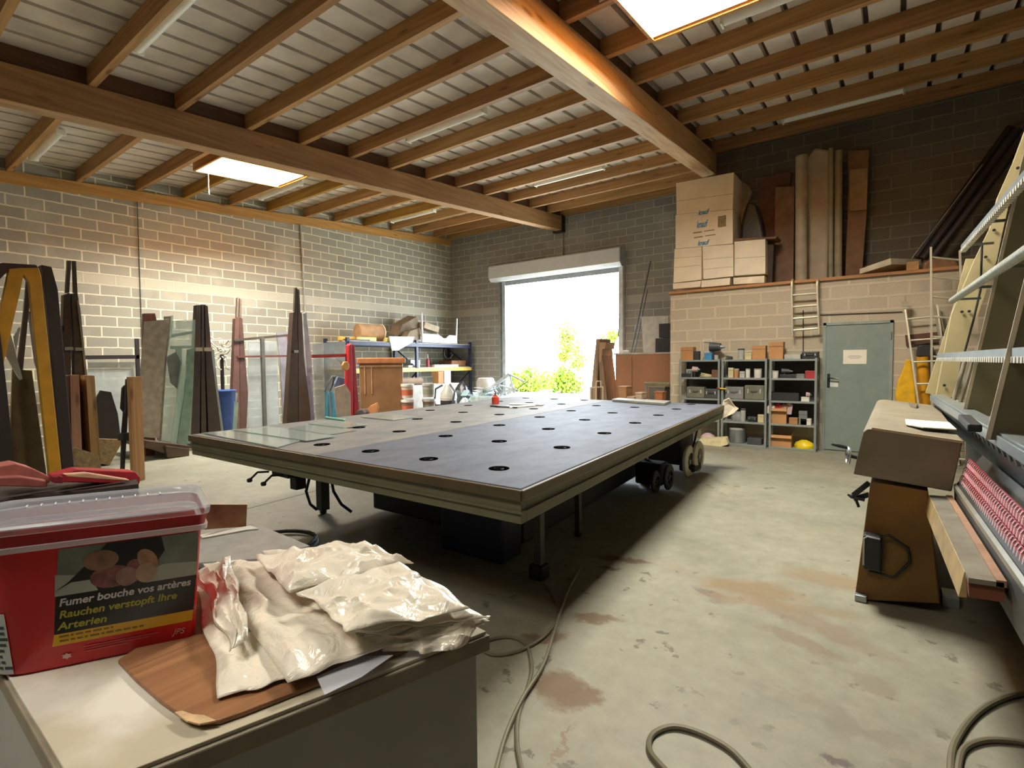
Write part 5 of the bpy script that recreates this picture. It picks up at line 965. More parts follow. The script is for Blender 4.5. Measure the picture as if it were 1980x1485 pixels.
# stacked paint pails
def pail(label, px, Y, z, h, r_, m, lid, grp='pails stacked beyond the table'):
    c = U(px, 760, Y=Y); q = thing('paint_pail', label, 'pail', (c.x, Y, z), grp)
    build('pail_body', MB().lathe((c.x, Y, z), [(.001, 0), (r_*.88, 0), (r_, h*.93), (.001, h*.93)], 22), m, q, smooth=True); build('pail_lid', MB().lathe((c.x, Y, z+h*.93), [(r_*1.0, -.03), (r_*1.06, -.03), (r_*1.06, .02), (r_*.9, h*.07), (.001, h*.07)], 22), lid, q, smooth=True)
    build('pail_label', MB().lathe((c.x, Y, z+h*.2), [(r_*.925, 0), (r_*.965, h*.5)], 22), MAT('#c86a4a', .5) if 'pink' in label else MAT('#8b8f7a', .5), q, smooth=True)
h_ = .3
for i in range(3):
    pail(['bottom', 'middle', 'top'][i]+' pinkish pail of the left stack beyond the table', 788, -5.3, .005+i*(h_+.045), h_, .135, MAT('#8c6a60', .35) if i < 2 else MAT('#d5bfae', .4), K['white'])
for i in range(3):
    pail(['bottom', 'middle', 'top'][i]+' brownish pail of the right stack beyond the table', 829, -4.9, .005+i*(h_+.045), h_, .14, MAT('#7a6257', .35) if i < 2 else MAT('#a8a69a', .35), K['lgrey'])
# ================================================================== PALLET RACK IN THE CORNER
r = thing('pallet_rack', 'pallet rack with yellow beams and dark blue uprights in the far corner', 'rack', (.6, -2.8, 0)); M_NB = MAT('#2b3350', .45); M_YB = MAT('#e0c65a', .45)
for y in (-4.95, -2.6, -.25):
    for x in (.12, 1.06): build('upright', MB().box(x-.04, x+.04, y-.04, y+.04, 0, 2.12), M_NB, r, bevel=.004)
    build('brace', MB().bar((.12, y, .4), (1.06, y, 1.2), .03, .03), M_NB, r); build('brace', MB().bar((.12, y, 1.9), (1.06, y, 1.3), .03, .03), M_NB, r)
for z, m in ((1.3, M_YB), (2.02, M_NB)):
    for x in (.12, 1.1): build('beam', MB().box(x-.025, x+.025, -4.95, -.25, z-.1, z), m, r, bevel=.003)
    build('deck_board', MB().box(.12, 1.08, -4.95, -.25, z, z+.025), MAT('#b8ae9a', .7), r)
ZL, ZU = 1.326, 2.046
def rk(name, label, cat, x0, x1, y0, y1, z0, z1, m, **k):
    if z0 in (ZL, ZU): z0 += .002
    return solo(name, label, cat, MB().box(x0, x1, y0, y1, z0, z1), m, **k)
yU = lambda px: U(px, 650, X=1.0).y
rk('spirit_level', 'orange and yellow long tool lying at the left end of the rack top', 'tool', .75, .85, yU(664), yU(694), ZU, ZU+.1, MAT('#e0a634', .5), bevel=.01)
rk('foam_block', 'pale yellow block in front of the cardboard drum on the rack', 'block', .85, 1.0, yU(696), yU(728), ZU, ZU+.1, MAT('#e8dc8e', .6), bevel=.01)
rk('foam_block', 'small lemon yellow block at the right of the cardboard drum', 'block', .9, 1.05, yU(746), yU(764), ZU, ZU+.11, MAT('#e8de7e', .6), bevel=.01)
rk('black_plank', 'black thin plank under the yellow tools on the rack top', 'plank', .98, 1.07, yU(664), yU(712), ZU, ZU+.03, K['dark'])
y0_, y1_ = yU(708), yU(748); r = thing('cardboard_drum', 'printed cardboard drum lying on its side on top of the rack', 'drum', (.55, (y0_+y1_)/2, ZU))
dc = V((.62, 0, ZU+.24)); build('drum_body', MB().cyl((.62, y0_, dc.z), (.75, y1_, dc.z), .235, n=28), MAT('#b48e66', .75), r, smooth=True); build('drum_rim', MB().torus((.755, y1_, dc.z), (.13, 1, 0), .235, .016), MAT('#ecd9b4', .6), r, smooth=True); build('drum_lid', MB().cyl((.756, y1_+.003, dc.z), (.758, y1_+.008, dc.z), .22, n=28), MAT('#d9b98a', .7), r)
for k in range(3):
    mb = MB(); zz_ = dc.z+.08-.06*k; build('print_line', mb.box(.835, .845, y0_+.1, y0_+.1+[.35, .3, .15][k], zz_, zz_+.018), MAT('#8a5a44', .7), r)
# upside-down white stool
r = thing('plastic_stool', 'white table lying upside down on the rack with its legs in the air', 'table', (.6, yU(845), ZU)); ya, yb_ = yU(812), yU(880)
M_WH = MAT('#e2e4e2', .4)
build('table_top', MB().box(.2, 1.1, ya, yb_, ZU+.01, ZU+.04), M_WH, r, bevel=.01)
zf = ZU+.26; pr = [(ya, ZU+.04), (yb_, ZU+.04), (yb_, zf), (yb_-.35, zf), (yb_-.5, zf-.1), (ya+.9, zf-.1), (ya+.7, zf), (ya, zf)]
build('apron', MB().prism([(1.08, y, z) for y, z in pr], (-.02, 0, 0)), M_WH, r); build('apron', MB().prism([(.24, y, z) for y, z in pr], (-.02, 0, 0)), M_WH, r)
for x, y, hh in ((1.07, ya+.03, .88), (1.07, yb_-.03, .8), (.24, ya+.03, .8), (.24, yb_-.03, .75)): build('leg', MB().cyl((x, y, ZU+.03), (x+(.02 if x > 1 else -.02), y+(.03 if y > ya+.5 else -.03), ZU+hh), .03, .022, 12), M_WH, r, smooth=True)
solo('cardboard_box', 'dark open cardboard box tilted behind the upside-down white table', 'box', MB().prism(face([(770, 648), (778, 628), (806, 612), (812, 634), (800, 652)], X=.75), (-.4, 0, .05)), MAT('#7a6a55', .8), bevel=.004)
solo('cardboard_box', 'long brown-grey carton lying inside the upside-down white table', 'box', MB().prism(face([(822, 622), (850, 632), (848, 643), (820, 634)], X=.95), (-.3, 0, 0)), MAT('#a3927a', .8), bevel=.004)
solo('cardboard_box', 'big folded carton left of the upside-down white table', 'box', MB().prism(face([(786, 652), (793, 640), (812, 634), (813, 656), (800, 660)], X=1.0), (-.4, 0, 0)), MAT('#8b7a62', .8), bevel=.004)
solo('plastic_sheet', 'grey sheet draped over the edge of the rack top', 'sheet', MB().prism(face([(752, 650), (802, 651), (798, 662), (770, 678), (758, 678)], X=1.14), (-.02, 0, 0)), MAT('#b3b0ab', .5), bevel=.004)
rk('work_tray', 'white flat tray stack on the yellow beam level of the rack', 'tray', .3, 1.0, U(790, 700, X=1).y, U(812, 700, X=1).y, ZL, ZL+.06, M_WH, bevel=.01)
rk('glass_box', 'pale blue plastic tub on the yellow beam level of the rack', 'tub', .5, .85, U(792, 700, X=.8).y, U(810, 700, X=.8).y, ZL+.061, ZL+.22, MAT('#c3d2d6', .4), bevel=.01)
c = U(827, 690, X=.95); r = thing('spray_can', 'red and white spray bottle on the yellow beam level', 'bottle', (c.x, c.y, ZL)); build('can_body', MB().lathe((c.x, c.y, ZL), [(.001, 0), (.05, 0), (.05, .2), (.02, .27), (.001, .27)], 14), K['red'], r, smooth=True); build('nozzle', MB().lathe((c.x, c.y, ZL+.27), [(.018, 0), (.01, .12), (.001, .13)], 10), K['white'], r, smooth=True)
solo('cable_bundle', 'heap of pale cables beside the red and white spray bottle', 'cables', MB().tube([(.8+.1*math.sin(k*.9), U(838, 690, X=.8).y+.018*k, ZL+.04+.03*math.sin(k*1.7)) for k in range(40)], .015, 6), MAT('#b9bab4', .5), smooth=True)
rk('document_stack', 'long white document stack at the right part of the yellow beam level', 'papers', .8, 1.05, U(838, 700, X=1).y, U(884, 700, X=1).y, ZL, ZL+.07, K['white'])
rk('tool_roll', 'brown long case sticking out at the far right of the yellow beam', 'case', .35, .95, -1.0, -.32, ZL+.001, ZL+.2, MAT('#8a5c3a', .6), bevel=.03)
solo('suction_lifter', 'black curved lifter hanging at the corner behind the rack', 'lifter', MB().torus((.55, -.75, 1.77), (1, 0, 0), .19, .035, 20, 8, .5, 4.5), K['dark'], smooth=True)
rk('carton', 'tan carton on the pale cabinet below the yellow beam', 'box', 1.26, 1.5, U(838, 715, X=1.3).y, U(848, 715, X=1.3).y, .852, 1.2, K['card'], bevel=.004)
rk('carton', 'white carton on the pale cabinet beside the tan one', 'box', 1.26, 1.5, U(850, 715, X=1.3).y, U(862, 715, X=1.3).y, .852, 1.22, MAT('#d5d8e2', .6), bevel=.004)
# things under and beside the rack
def fx(px, Y): return U(px, 740, Y=Y).x
solo('rolled_carpet', 'roll of brown and cream material on the floor in front of the rack', 'roll', MB().cyl((1.65, -4.3, .952), (1.65, -3.0, .952), .1, n=16), MAT('#8d7660', .8), smooth=True)
rk('white_cabinet', 'pale low cabinet carrying the roll between the pail stacks', 'cabinet', 1.25, 1.85, -4.5, -1.5, 0, .85, MAT('#b9b4a8', .6), bevel=.01)
c = V((fx(867, -3.6), -3.6, 0)); r = thing('industrial_vacuum', 'white and steel industrial vacuum cleaner with a black hose loop', 'vacuum', c)
build('vacuum_drum', MB().lathe(c, [(.001, .06), (.2, .06), (.2, .55), (.21, .56), (.001, .56)], 22), MAT('#d9d8d4', .35, .2), r, smooth=True); build('motor_head', MB().lathe(c+V((0, 0, .56)), [(.21, 0), (.2, .12), (.12, .26), (.08, .34), (.001, .36)], 22), MAT('#c6c4ba', .4), r, smooth=True); build('band', MB().lathe(c+V((0, 0, .4)), [(.203, 0), (.206, .02), (.206, .1), (.203, .12)], 22), K['dark'], r, smooth=True)
build('vacuum_hose', MB().tube([c+V((-.15, -.15, .1)), c+V((-.3, -.2, .45)), c+V((-.25, -.2, .8)), c+V((-.1, -.1, .9))], .025), K['char'], r, smooth=True); build('vacuum_hose', MB().tube([c+V((.1, -.2, .1)), c+V((.3, -.2, .4)), c+V((.35, -.15, .75)), c+V((.15, -.1, .92))], .025), K['char'], r, smooth=True)
build('pump_box', MB().box(c.x-.45, c.x-.25, -3.9, -3.6, .02, .4), MAT('#7a2f35', .5), r, bevel=.01)
for k, (px, Y, z0, z1, w, colr, lab) in enumerate([(884, -3.2, 0, .75, .3, '#6b6e70', 'dark grey bundle on the floor right of the vacuum'), (893, -2.6, 0, .95, .35, '#3b4148', 'black covered machine under the rack end'), (897, -3.6, .0, .6, .3, '#cdd6dc', 'crumpled white-blue plastic in the scrap heap'), (912, -3.3, 0, .62, .28, '#a9c4bd', 'pale green wrapped item in the scrap heap'), (906, -3.9, 0, .45, .26, '#b89aa8', 'pinkish round item at the foot of the scrap heap')]):
    c = V((fx(px, Y), Y, 0))
    def fn(u, v, c=c, w=w, z1=z1, k=k):
        t = 2*math.pi*u; n_ = 1+.45*noise.noise(V((2*math.cos(t)+k*5, 2*math.sin(t), v*3))); rr = w*n_*(1-v**2.5*.9)
        return V((c.x+rr*math.cos(t), c.y+rr*.7*math.sin(t), z1*v))
    solo('scrap_bundle', lab, 'bundle', MB().grid(fn, 20, 10), MAT(colr, .35, var=.25, scale=12), smooth=True)
c = V((fx(939, -1.2), -1.2, 0)); solo('washing_drum', 'whitish round canister by the guide rail of the shutter', 'canister', MB().lathe(c, [(.001, .3), (.22, .3), (.27, .5), (.28, .85), (.24, .98), (.2, 1.0), (.001, 1.0)], 24).cyl(c, c+V((0, 0, .3)), .2), MAT('#c2bdb6', .4), smooth=True)
# pale metal trestle sticking out of the heap
M_WB = MAT('#d3dde4', .3, .3); Yt = -3.4; r = thing('metal_trestle', 'pale blue-white metal ladder frame slanting out of the scrap heap', 'frame', V((fx(930, Yt), Yt, 0)))
def mb_(a, b, w=.05): return MB().bar(U(*a, Y=Yt), U(*b, Y=Yt), w, w)
build('long_rail', mb_((913, 778), (986, 723), .07), M_WB, r); build('long_rail', mb_((940, 766), (996, 752), .05), M_WB, r); build('brace', mb_((960, 744), (1000, 754), .04), M_WB, r); build('brace', mb_((986, 724), (1014, 738), .035), M_WB, r); build('brace', mb_((1000, 752), (1022, 736), .02), MAT('#8a8f86', .4), r); build('foot_bar', mb_((986, 724), (994, 760), .03), M_WB, r); build('cross_bar', mb_((955, 750), (968, 768), .03), M_WB, r)
build('stand', MB().box(fx(918, Yt)-.03, fx(918, Yt)+.03, Yt-.03, Yt+.03, 0, .62), M_WB, r)
def heap(label, px0, px1, Y, h, colr, seed, n=14, lean=.5, cat='scrap', nm='metal_offcut'):
    rr = random.Random(seed)
    for k in range(n):
        x = fx(rr.uniform(px0, px1), Y+0); y = Y+rr.uniform(-.3, .3); l = rr.uniform(.3, .9); a = rr.uniform(0, 3.14); z = rr.uniform(.02, h)
        m_ = MAT(rr.choice(colr), .3, .3, var=.1)
        solo(nm, label, cat, MB().bar((x, y, z), (x+l*math.cos(a), y+l*.5*math.sin(a), z+rr.uniform(-.0, .25)), rr.uniform(.02, .16), .012), m_, 'offcuts in the scrap heap by the doorway')
heap('wide bright metal offcut sheet leaning in the heap beside the doorway', 905, 985, -3.15, .8, ['#d5e3e6', '#b9d6d2', '#c9d0dc'], 11, 8)
heap('thin bright metal offcut in the scrap heap beside the doorway', 925, 992, -3.5, .85, ['#c3d8dc', '#a9bfc2', '#dfe6e8', '#9db7b0'], 3, 34)
solo('scrap_crate', 'pale crate buried under the metal offcuts by the doorway', 'crate', MB().box(fx(925, -3.6), fx(990, -3.6), -3.9, -3.1, 0, .66), MAT('#bccfd2', .5, var=.2, scale=8), bevel=.02)
# ================================================================== RIGHT OF THE DOORWAY
r = thing('a_frame_rack', 'wooden A-frame trolley standing in the doorway light', 'rack', U(1157, 800, Y=-1.6)); r.location.z = 0; Yd = -1.6
def fy(px, Y): a = U(px, 800, Y=Y); b = U(px, 850, Y=Y); return 800+50*a.z/(a.z-b.z)
fq = fy(1157, Yd); WA = WOOD('#a58a6c', '#7f6448', 'z')
build('front_leg', MB().prism(face([(1153, 655), (1159, 655), (1157, 700), (1150, fq), (1138, fq), (1148, 700)], Y=Yd), (0, .6, 0)), WA, r); build('front_leg', MB().prism(face([(1159, 655), (1163, 680), (1170, 740), (1178, fq), (1164, fq), (1158, 700)], Y=Yd), (0, .6, 0)), WOOD('#94785c', '#6f563c', 'z'), r); build('board_load', MB().prism(face([(1159, 662), (1172, 662), (1170, 674), (1165, 675), (1162, 700), (1158, 700)], Y=Yd-.01), (0, .5, 0)), MAT('#a98a68', .7), r)
build('panel', MB().prism(face([(1150, 700), (1163, 700), (1168, fq-4), (1144, fq-4)], Y=Yd+.1), (0, .3, 0)), MAT('#7d6252', .6), r)
c = U(1154, 760, Y=-2.3); r = thing('hand_truck', 'cream tubular hand truck in front of the wooden A-frame trolley', 'hand truck', (c.x, -2.3, 0)); M_HT = MAT('#d8c9ac', .4)
for a, b in (((1142, 780), (1142, 749)), ((1166, 780), (1166, 749)), ((1153, 780), (1153, 737)), ((1162, 749), (1162, 737))): build('tube', MB().bar(U(*a, Y=-2.3), U(*b, Y=-2.3), .025, .025), M_HT, r)
for a, b in (((1141, 749), (1167, 748)), ((1152, 737), (1163, 737))): build('tube', MB().bar(U(*a, Y=-2.3), U(*b, Y=-2.3), .025, .025), M_HT, r)
for px in (1144, 1164): cc = U(px, 790, Y=-2.3); build('wheel', MB().cyl((cc.x, -2.36, .1), (cc.x, -2.3, .1), .1, n=18), K['dark'], r, smooth=True)
for px in (1142, 1166, 1153): cc = U(px, 779, Y=-2.3); build('tube', MB().box(cc.x-.012, cc.x+.012, -2.312, -2.288, .1, cc.z+.02), M_HT, r)
r = thing('work_cabinet', 'wide brown cardboard-clad cabinet right of the doorway', 'cabinet', (7.2, -1.1, 0)); a, b = U(1190, 686, Y=-1.4), U(1292, 685, Y=-1.4)
build('cabinet_body', MB().box(a.x, 8.76, -1.4, -.8, 0, a.z), MAT('#a9795a', .7, var=.08, scale=2), r, bevel=.006); build('cabinet_top', MB().box(a.x-.04, 8.77, -1.42, -.75, a.z, a.z+.04), MAT('#c2b8a8', .5), r, bevel=.004); build('panel_joint', MB().box(U(1222, 720, Y=-1.4).x-.01, U(1222, 720, Y=-1.4).x+.01, -1.408, -1.401, .1, a.z-.05), MAT('#8d6347', .7), r)
zt = a.z+.041
solo('plasterboard', 'white panel leaning on the wall on top of the brown cabinet', 'panel', MB().prism(face([(1244, 684), (1292, 684), (1292, 611), (1240, 612)], Y=-.82), (0, .03, 0)), MAT('#cfcfca', .4))
solo('speaker_box', 'lower black box on the brown cabinet beside the white panel', 'box', pbox(1267, 685, 1296, 653.5, -1.2, .3), MAT('#2b2c33', .6), bevel=.004)
solo('speaker_box', 'upper black box stacked on the other beside the white panel', 'box', pbox(1274, 653, 1297, 625, -1.2, .3), MAT('#2e2f38', .6), bevel=.004)
p_, q_ = U(1220, 683, Y=-1.0), U(1258, 505, Y=-.03); solo('long_pole', 'long thin pole leaning on the far wall above the brown cabinet', 'pole', MB().cyl(p_, q_, .02, n=8), MAT('#6d7070', .5))
p_, q_ = U(1226, 683, Y=-1.0), U(1252, 560, Y=-.03); solo('long_pole', 'shorter second pole leaning beside the long thin one', 'pole', MB().cyl(p_, q_, .018, n=8), MAT('#808484', .5))
p_, q_ = U(1193, 684, Y=-1.1), U(1198, 615, Y=-1.0); solo('aerial_rod', 'thin upright rod at the left end of the brown cabinet', 'rod', MB().cyl(p_, q_, .01, n=6), MAT('#7d807c', .5))
solo('paper_roll', 'small white roll lying on the brown cabinet near the shutter rail', 'roll', MB().cyl(U(1205, 680, Y=-1.2), U(1216, 680, Y=-1.2), .04, n=12), K['white'], smooth=True)
for (x0, y0, x1, y1, Y, d, cc, nm, lab, cat) in [(1196, 772, 1211, 750, -3.0, .3, '#b58a64', 'crate', 'cardboard crate on legs, left one in front of the brown cabinet', 'crate'), (1229, 771, 1241, 762, -3.2, .25, '#c9b49a', 'carton', 'small pale carton before the brown cabinet', 'box'), (1213, 775, 1226, 770, -3.2, .25, '#c6a888', 'carton', 'flat pale carton on the floor before the brown cabinet', 'box'), (1254, 782, 1285, 750, -2.6, .5, '#6e6a62', 'tool_cart', 'grey tool cart right in front of the brown cabinet', 'cart'), (1266, 774, 1281, 760, -2.95, .2, '#b8744a', 'carton', 'orange-brown carton against the grey tool cart', 'box')]:
    a, b = U(x0, y0, Y=Y), U(x1, y1, Y=Y); r = thing(nm, lab, cat, ((a.x+b.x)/2, Y, 0)); zb_ = 0 if nm in ('crate', 'tool_cart') else a.z
    build(nm+'_body', MB().box(a.x, b.x, Y, Y+d, a.z if zb_ else .0, b.z), MAT(cc, .6, var=.12), r, bevel=.008); build(nm+'_top', MB().box(a.x-.01, b.x+.01, Y-.01, Y+d+.01, b.z, b.z+.03), MAT('#8f8878' if nm == 'tool_cart' else cc, .5, var=.05), r, bevel=.004)
    if zb_: build('support_leg', MB().box(a.x+.02, b.x-.02, Y+.02, Y+d-.02, 0, a.z), MAT('#5c4a3c', .7), r)
c = U(1265, 742, Y=-2.5); solo('tool_roll', 'shiny chrome-edged tray on the grey tool cart', 'tray', MB().box(c.x-.2, c.x+.35, -2.58, -2.15, U(1265, 749, Y=-2.5).z+.01, c.z+.03), MAT('#a09a78', .3, .6), bevel=.02)
c = U(1238, 765, Y=-2.9); solo('lever_arm', 'bright chrome lever arm left of the grey tool cart', 'lever', MB().tube([U(1249, 745, Y=-2.9), U(1251, 768, Y=-2.9), U(1244, 774, Y=-2.9), (U(1244, 774, Y=-2.9).x, -2.9, 0.01)], .022), K['steel'], smooth=True)
# ================================================================== OUTSIDE THE DOORWAY
M_LF = MAT('#7d9a1e', .7, var=.3, scale=3, dark='#4d6a12'); M_TK = MAT('#5d4c38', .9)
def foliage(label, blobs, n, trunk=None, nm='tree', cat='tree'):
    base = V((blobs[0][0].x, blobs[0][0].y, 0)); r = thing(nm, label, cat, base); mb = MB()
    for c, rad in blobs:
        for _ in range(n):
            d = V((R.gauss(0, 1), R.gauss(0, 1), R.gauss(0, 1))).normalized()*rad*R.random()**.4; p = c+V((d.x, d.y, d.z*.9))
            if p.z < .02: p.z = .02+R.random()*.2
            a = V((R.uniform(-1, 1), R.uniform(-1, 1), R.uniform(-1, 1))).normalized()*.11; b = a.cross(V((R.uniform(-1, 1), R.uniform(-1, 1), R.uniform(-1, 1)))).normalized()*.06
            mb.add([p-a, p+b, p+a, p-b], [(0, 1, 2, 3)])
    build('foliage', mb, M_LF, r)
    mb = MB()
    if trunk:
        mb.tube([V(trunk[0]), *[V(t) for t in trunk[1:]]], [.12]+[.07]*(len(trunk)-1), 8)
    else:
        for c, rad in blobs[:4]: mb.cyl((c.x, c.y, -.02), c, .04, .02, 6)
    build('trunk', mb, M_TK, r, smooth=True); return r
def bl(px, py, Y, rad): return (U(px, py, Y=Y), rad)
foliage('sparse leafy tree in the bright yard seen through the doorway', [bl(1096, 640, 13, .6), bl(1092, 655, 13, .5), bl(1104, 668, 13, .7), bl(1098, 680, 13, .6), bl(1120, 690, 13, .7), bl(1118, 705, 13, .4), bl(1088, 690, 13, .3)], 170, trunk=[V((U(1090, 752, Y=13).x, 13, -.02)), U(1092, 700, Y=13), U(1100, 660, Y=13), U(1094, 636, Y=13)])
foliage('low sunlit bush left in the yard beyond the doorway', [bl(1010, 735, 8, .8), bl(1025, 738, 8, .8), bl(1000, 742, 8, .6)], 420, nm='shrub', cat='shrub')
foliage('low sunlit bush in the middle of the yard beyond the doorway', [bl(1058, 741, 10.5, .75), bl(1048, 747, 10.5, .5)], 340, nm='shrub', cat='shrub')
foliage('taller sunlit bush under the leafy tree in the yard', [bl(1090, 728, 8, .6), bl(1085, 742, 8, .7), bl(1105, 745, 8, .6)], 420, nm='shrub', cat='shrub')
foliage('leafy branch showing near the right edge of the doorway', [bl(1177, 655, 12, .4), bl(1184, 648, 12, .35)], 120, nm='tree', cat='tree')
# ================================================================== FOREGROUND BENCH
BZ = 1.05
FLc, FRc, BRc, BLc = V((11.55, -12.84, 0)), V((11.683, -12.385, 0)), V((11.25, -12.335, 0)), V((10.92, -12.835, 0))
def up_(p, z): return V((p.x, p.y, z))
def inset(P, d): c = sum(P, V((0, 0, 0)))/len(P); return [p+(c-p).normalized()*d for p in P]
BP = [FLc, FRc, BRc, BLc]
def worktop_mat():
    m, nt, b = base_mat('worn_worktop'); L = nt.links; b.inputs['Roughness'].default_value = .55
    tc = N(nt, 'ShaderNodeTexCoord'); n1 = N(nt, 'ShaderNodeTexNoise'); n1.inputs['Scale'].default_value = 7; n1.inputs['Detail'].default_value = 8; L.new(tc.outputs['Object'], n1.inputs['Vector'])
    r1 = N(nt, 'ShaderNodeValToRGB'); r1.color_ramp.elements[0].position = .42; r1.color_ramp.elements[0].color = lin('#b7b09a'); r1.color_ramp.elements[1].position = .6; r1.color_ramp.elements[1].color = lin('#d8d4c8'); L.new(n1.outputs['Fac'], r1.inputs['Fac'])
    n2 = N(nt, 'ShaderNodeTexNoise'); n2.inputs['Scale'].default_value = 38; n2.inputs['Detail'].default_value = 5; L.new(tc.outputs['Object'], n2.inputs['Vector']); r2 = N(nt, 'ShaderNodeValToRGB'); r2.color_ramp.elements[0].position = .27; r2.color_ramp.elements[0].color = (.25, .2, .15, 1); r2.color_ramp.elements[1].position = .31; r2.color_ramp.elements[1].color = (1, 1, 1, 1); L.new(n2.outputs['Fac'], r2.inputs['Fac'])
    mx = N(nt, 'ShaderNodeMixRGB', blend_type='MULTIPLY'); mx.inputs[0].default_value = .8; L.new(r1.outputs['Color'], mx.inputs[1]); L.new(r2.outputs['Color'], mx.inputs[2]); L.new(mx.outputs['Color'], b.inputs['Base Color']); return m
bench = thing('work_bench', 'white topped grey workbench in the foreground carrying the tub and bags', 'workbench', V((11.3, -12.55, 0)))
build('bench_body', MB().prism([up_(p, 0) for p in inset(BP, .02)], (0, 0, BZ-.03)), MAT('#a7aaa6', .5, var=.05), bench, bevel=.003)
build('edge_board', MB().prism([up_(p, BZ-.029) for p in BP], (0, 0, .0235)), MAT('#8b8371', .6, var=.12, scale=20), bench, bevel=.002)
build('worktop', MB().prism([up_(p, BZ-.005) for p in inset(BP, .006)], (0, 0, .005)), worktop_mat(), bench, bevel=.001)
br = [(228, 1284), (262, 1320), (310, 1362), (350, 1390), (385, 1404), (425, 1402), (470, 1386), (600, 1335), (740, 1280), (790, 1262), (700, 1120), (520, 1090), (380, 1150), (330, 1215)]
solo('wooden_board', 'thin brown board with a rounded chipped corner, lying on the bench under the bags', 'board', MB().prism([U(x, y, Z=BZ+.001) for x, y in br], (0, 0, .006)), WOOD('#9a6e4b', '#7d5537', 'y', .5, knots=False, fine=3), bevel=.0015)
mb = MB(); pp = [U(x, y, Z=BZ+.0075) for x, y in [(338, 1380), (352, 1377), (372, 1384), (395, 1386), (418, 1396), (385, 1403), (360, 1396)]]
solo('wood_chip', 'pale splintered chip at the rounded corner of the brown board', 'chip', mb.prism(pp, (0, 0, .002)), MAT('#d3b48a', .6, bump=.6, scale=60))
# ---- tub
e1 = V((.47, .883, 0)).normalized(); e2 = V((-.955, .295, 0)).normalized(); FR0 = V((11.350, -12.654, 0)); TWd, TDp, TH = .229, .14, .2
tubc = FR0-e1*TWd/2+e2*TDp/2
def tub_ring(z, g=0.0, n=6):
    k = 1+.13*(z-BZ)/TH; hw = TWd/2*k+g; hd = TDp/2*k+g; P_ = []
    for sx, sy_, a0, rad in ((1, -1, -90, .012), (1, 1, 0, .03), (-1, 1, 90, .045), (-1, -1, 180, .045)):
        for i in range(n+1):
            t = math.radians(a0+90*i/n); u = sx*(hw-rad)+rad*math.cos(t); v = sy_*(hd-rad)+rad*math.sin(t); P_.append(V((tubc.x, tubc.y, z))+e1*u+e2*v)
    return P_
def loft(rings, cap0=True, cap1=True):
    mb = MB(); n = len(rings[0]); vs = [p for r_ in rings for p in r_]; fs = [(i*n+j, i*n+(j+1) % n, (i+1)*n+(j+1) % n, (i+1)*n+j) for i in range(len(rings)-1) for j in range(n)]
    if cap0: fs.append(tuple(range(n-1, -1, -1)))
    if cap1: fs.append(tuple(range((len(rings)-1)*n, len(rings)*n)))
    return mb.add(vs, fs)
M_TR = MAT('#c5161f', .28, var=.05, scale=10); M_TW = MAT('#c9ccd6', .2, var=.03); M_TW.node_tree.nodes['Principled BSDF'].inputs['Alpha'].default_value = .8
M_CL = MAT('#c4cad4', .15, var=.03); M_CL.node_tree.nodes['Principled BSDF'].inputs['Alpha'].default_value = .4
tub = thing('tobacco_tub', 'red plastic tub with a black health warning and clear lid, on the bench', 'tub', up_(tubc, BZ+.001))
z0 = BZ+.001; zt_ = BZ+TH
tbd = build('tub_body', loft([tub_ring(z0, -.002), tub_ring(z0+.004), tub_ring(zt_-.035)], True, False), M_TR, tub, smooth=True)
build('lower_rim', loft([tub_ring(zt_-.036, .0005), tub_ring(zt_-.035, .007), tub_ring(zt_-.028, .0075), tub_ring(zt_-.0275, .002)], False, False), M_TW, tub, smooth=True)
build('red_band', loft([tub_ring(zt_-.0275, .0045), tub_ring(zt_-.013, .0052)], False, False), MAT('#a5101c', .3), tub, smooth=True)
lid = build('lid', loft([tub_ring(zt_-.0125, .0035), tub_ring(zt_-.012, .0085), tub_ring(zt_-.003, .0095), tub_ring(zt_, .0065), tub_ring(zt_-.0005, .001), tub_ring(zt_-.003, -.002), tub_ring(zt_-.008, -.004)], False, True), M_CL, tub, smooth=True)
mb = MB(); rg_ = tub_ring(zt_-.003, -.002); 
for i in range(11):
    u = -TWd/2*.72+TWd*.72*i/10; p = V((tubc.x, tubc.y, zt_-.007))+e1*u+e2*(TDp/2*1.02); mb.bar(p, p-e2*.016, .0016, .0016)
build('lid_ribs', mb, MAT('#e6e8ec', .3), lid)
# front face frame: u 0..1 along the front from its near-left corner, v 0..1 upward
def fpt(u, v, off=.0006):
    u = 1-(1-u)*.869
    z = z0+v*(zt_-.036-z0); k = 1+.13*(z-BZ)/TH
    return V((tubc.x, tubc.y, z))+e1*(TWd*k*(u-.5))-e2*(TDp/2*k)+nf*off
nf = V((e1.y, -e1.x, 0)); nf = nf if nf.dot(V((CAM.x, CAM.y, 0))-tubc) > 0 else -nf
def fquad(name, uv, m, off=.0006, parent=None): return build(name, MB().prism([fpt(u, v, off) for u, v in uv], nf*.0002), m, parent or tub)
M_BKL = MAT('#0e0d10', .3)
pic = fquad('warning_picture', [(.24, .6), (.985, .6), (.985, .985), (.27, .985)], MAT('#6f7a72', .35, var=.15, scale=30))
fquad('picture_sheet', [(.235, .6), (.985, .6), (.985, .72), (.8, .74), (.6, .68), (.4, .74), (.245, .78)], MAT('#a3aaa0', .35), .0009, pic)
fquad('picture_dark_shape', [(.235, .64), (.3, .7), (.42, .86), (.5, .985), (.78, .985), (.8, .86), (.74, .72), (.7, .6), (.45, .6), (.42, .7), (.32, .7)], MAT('#141318', .35), .0011, pic)  # black printed shape in the picture
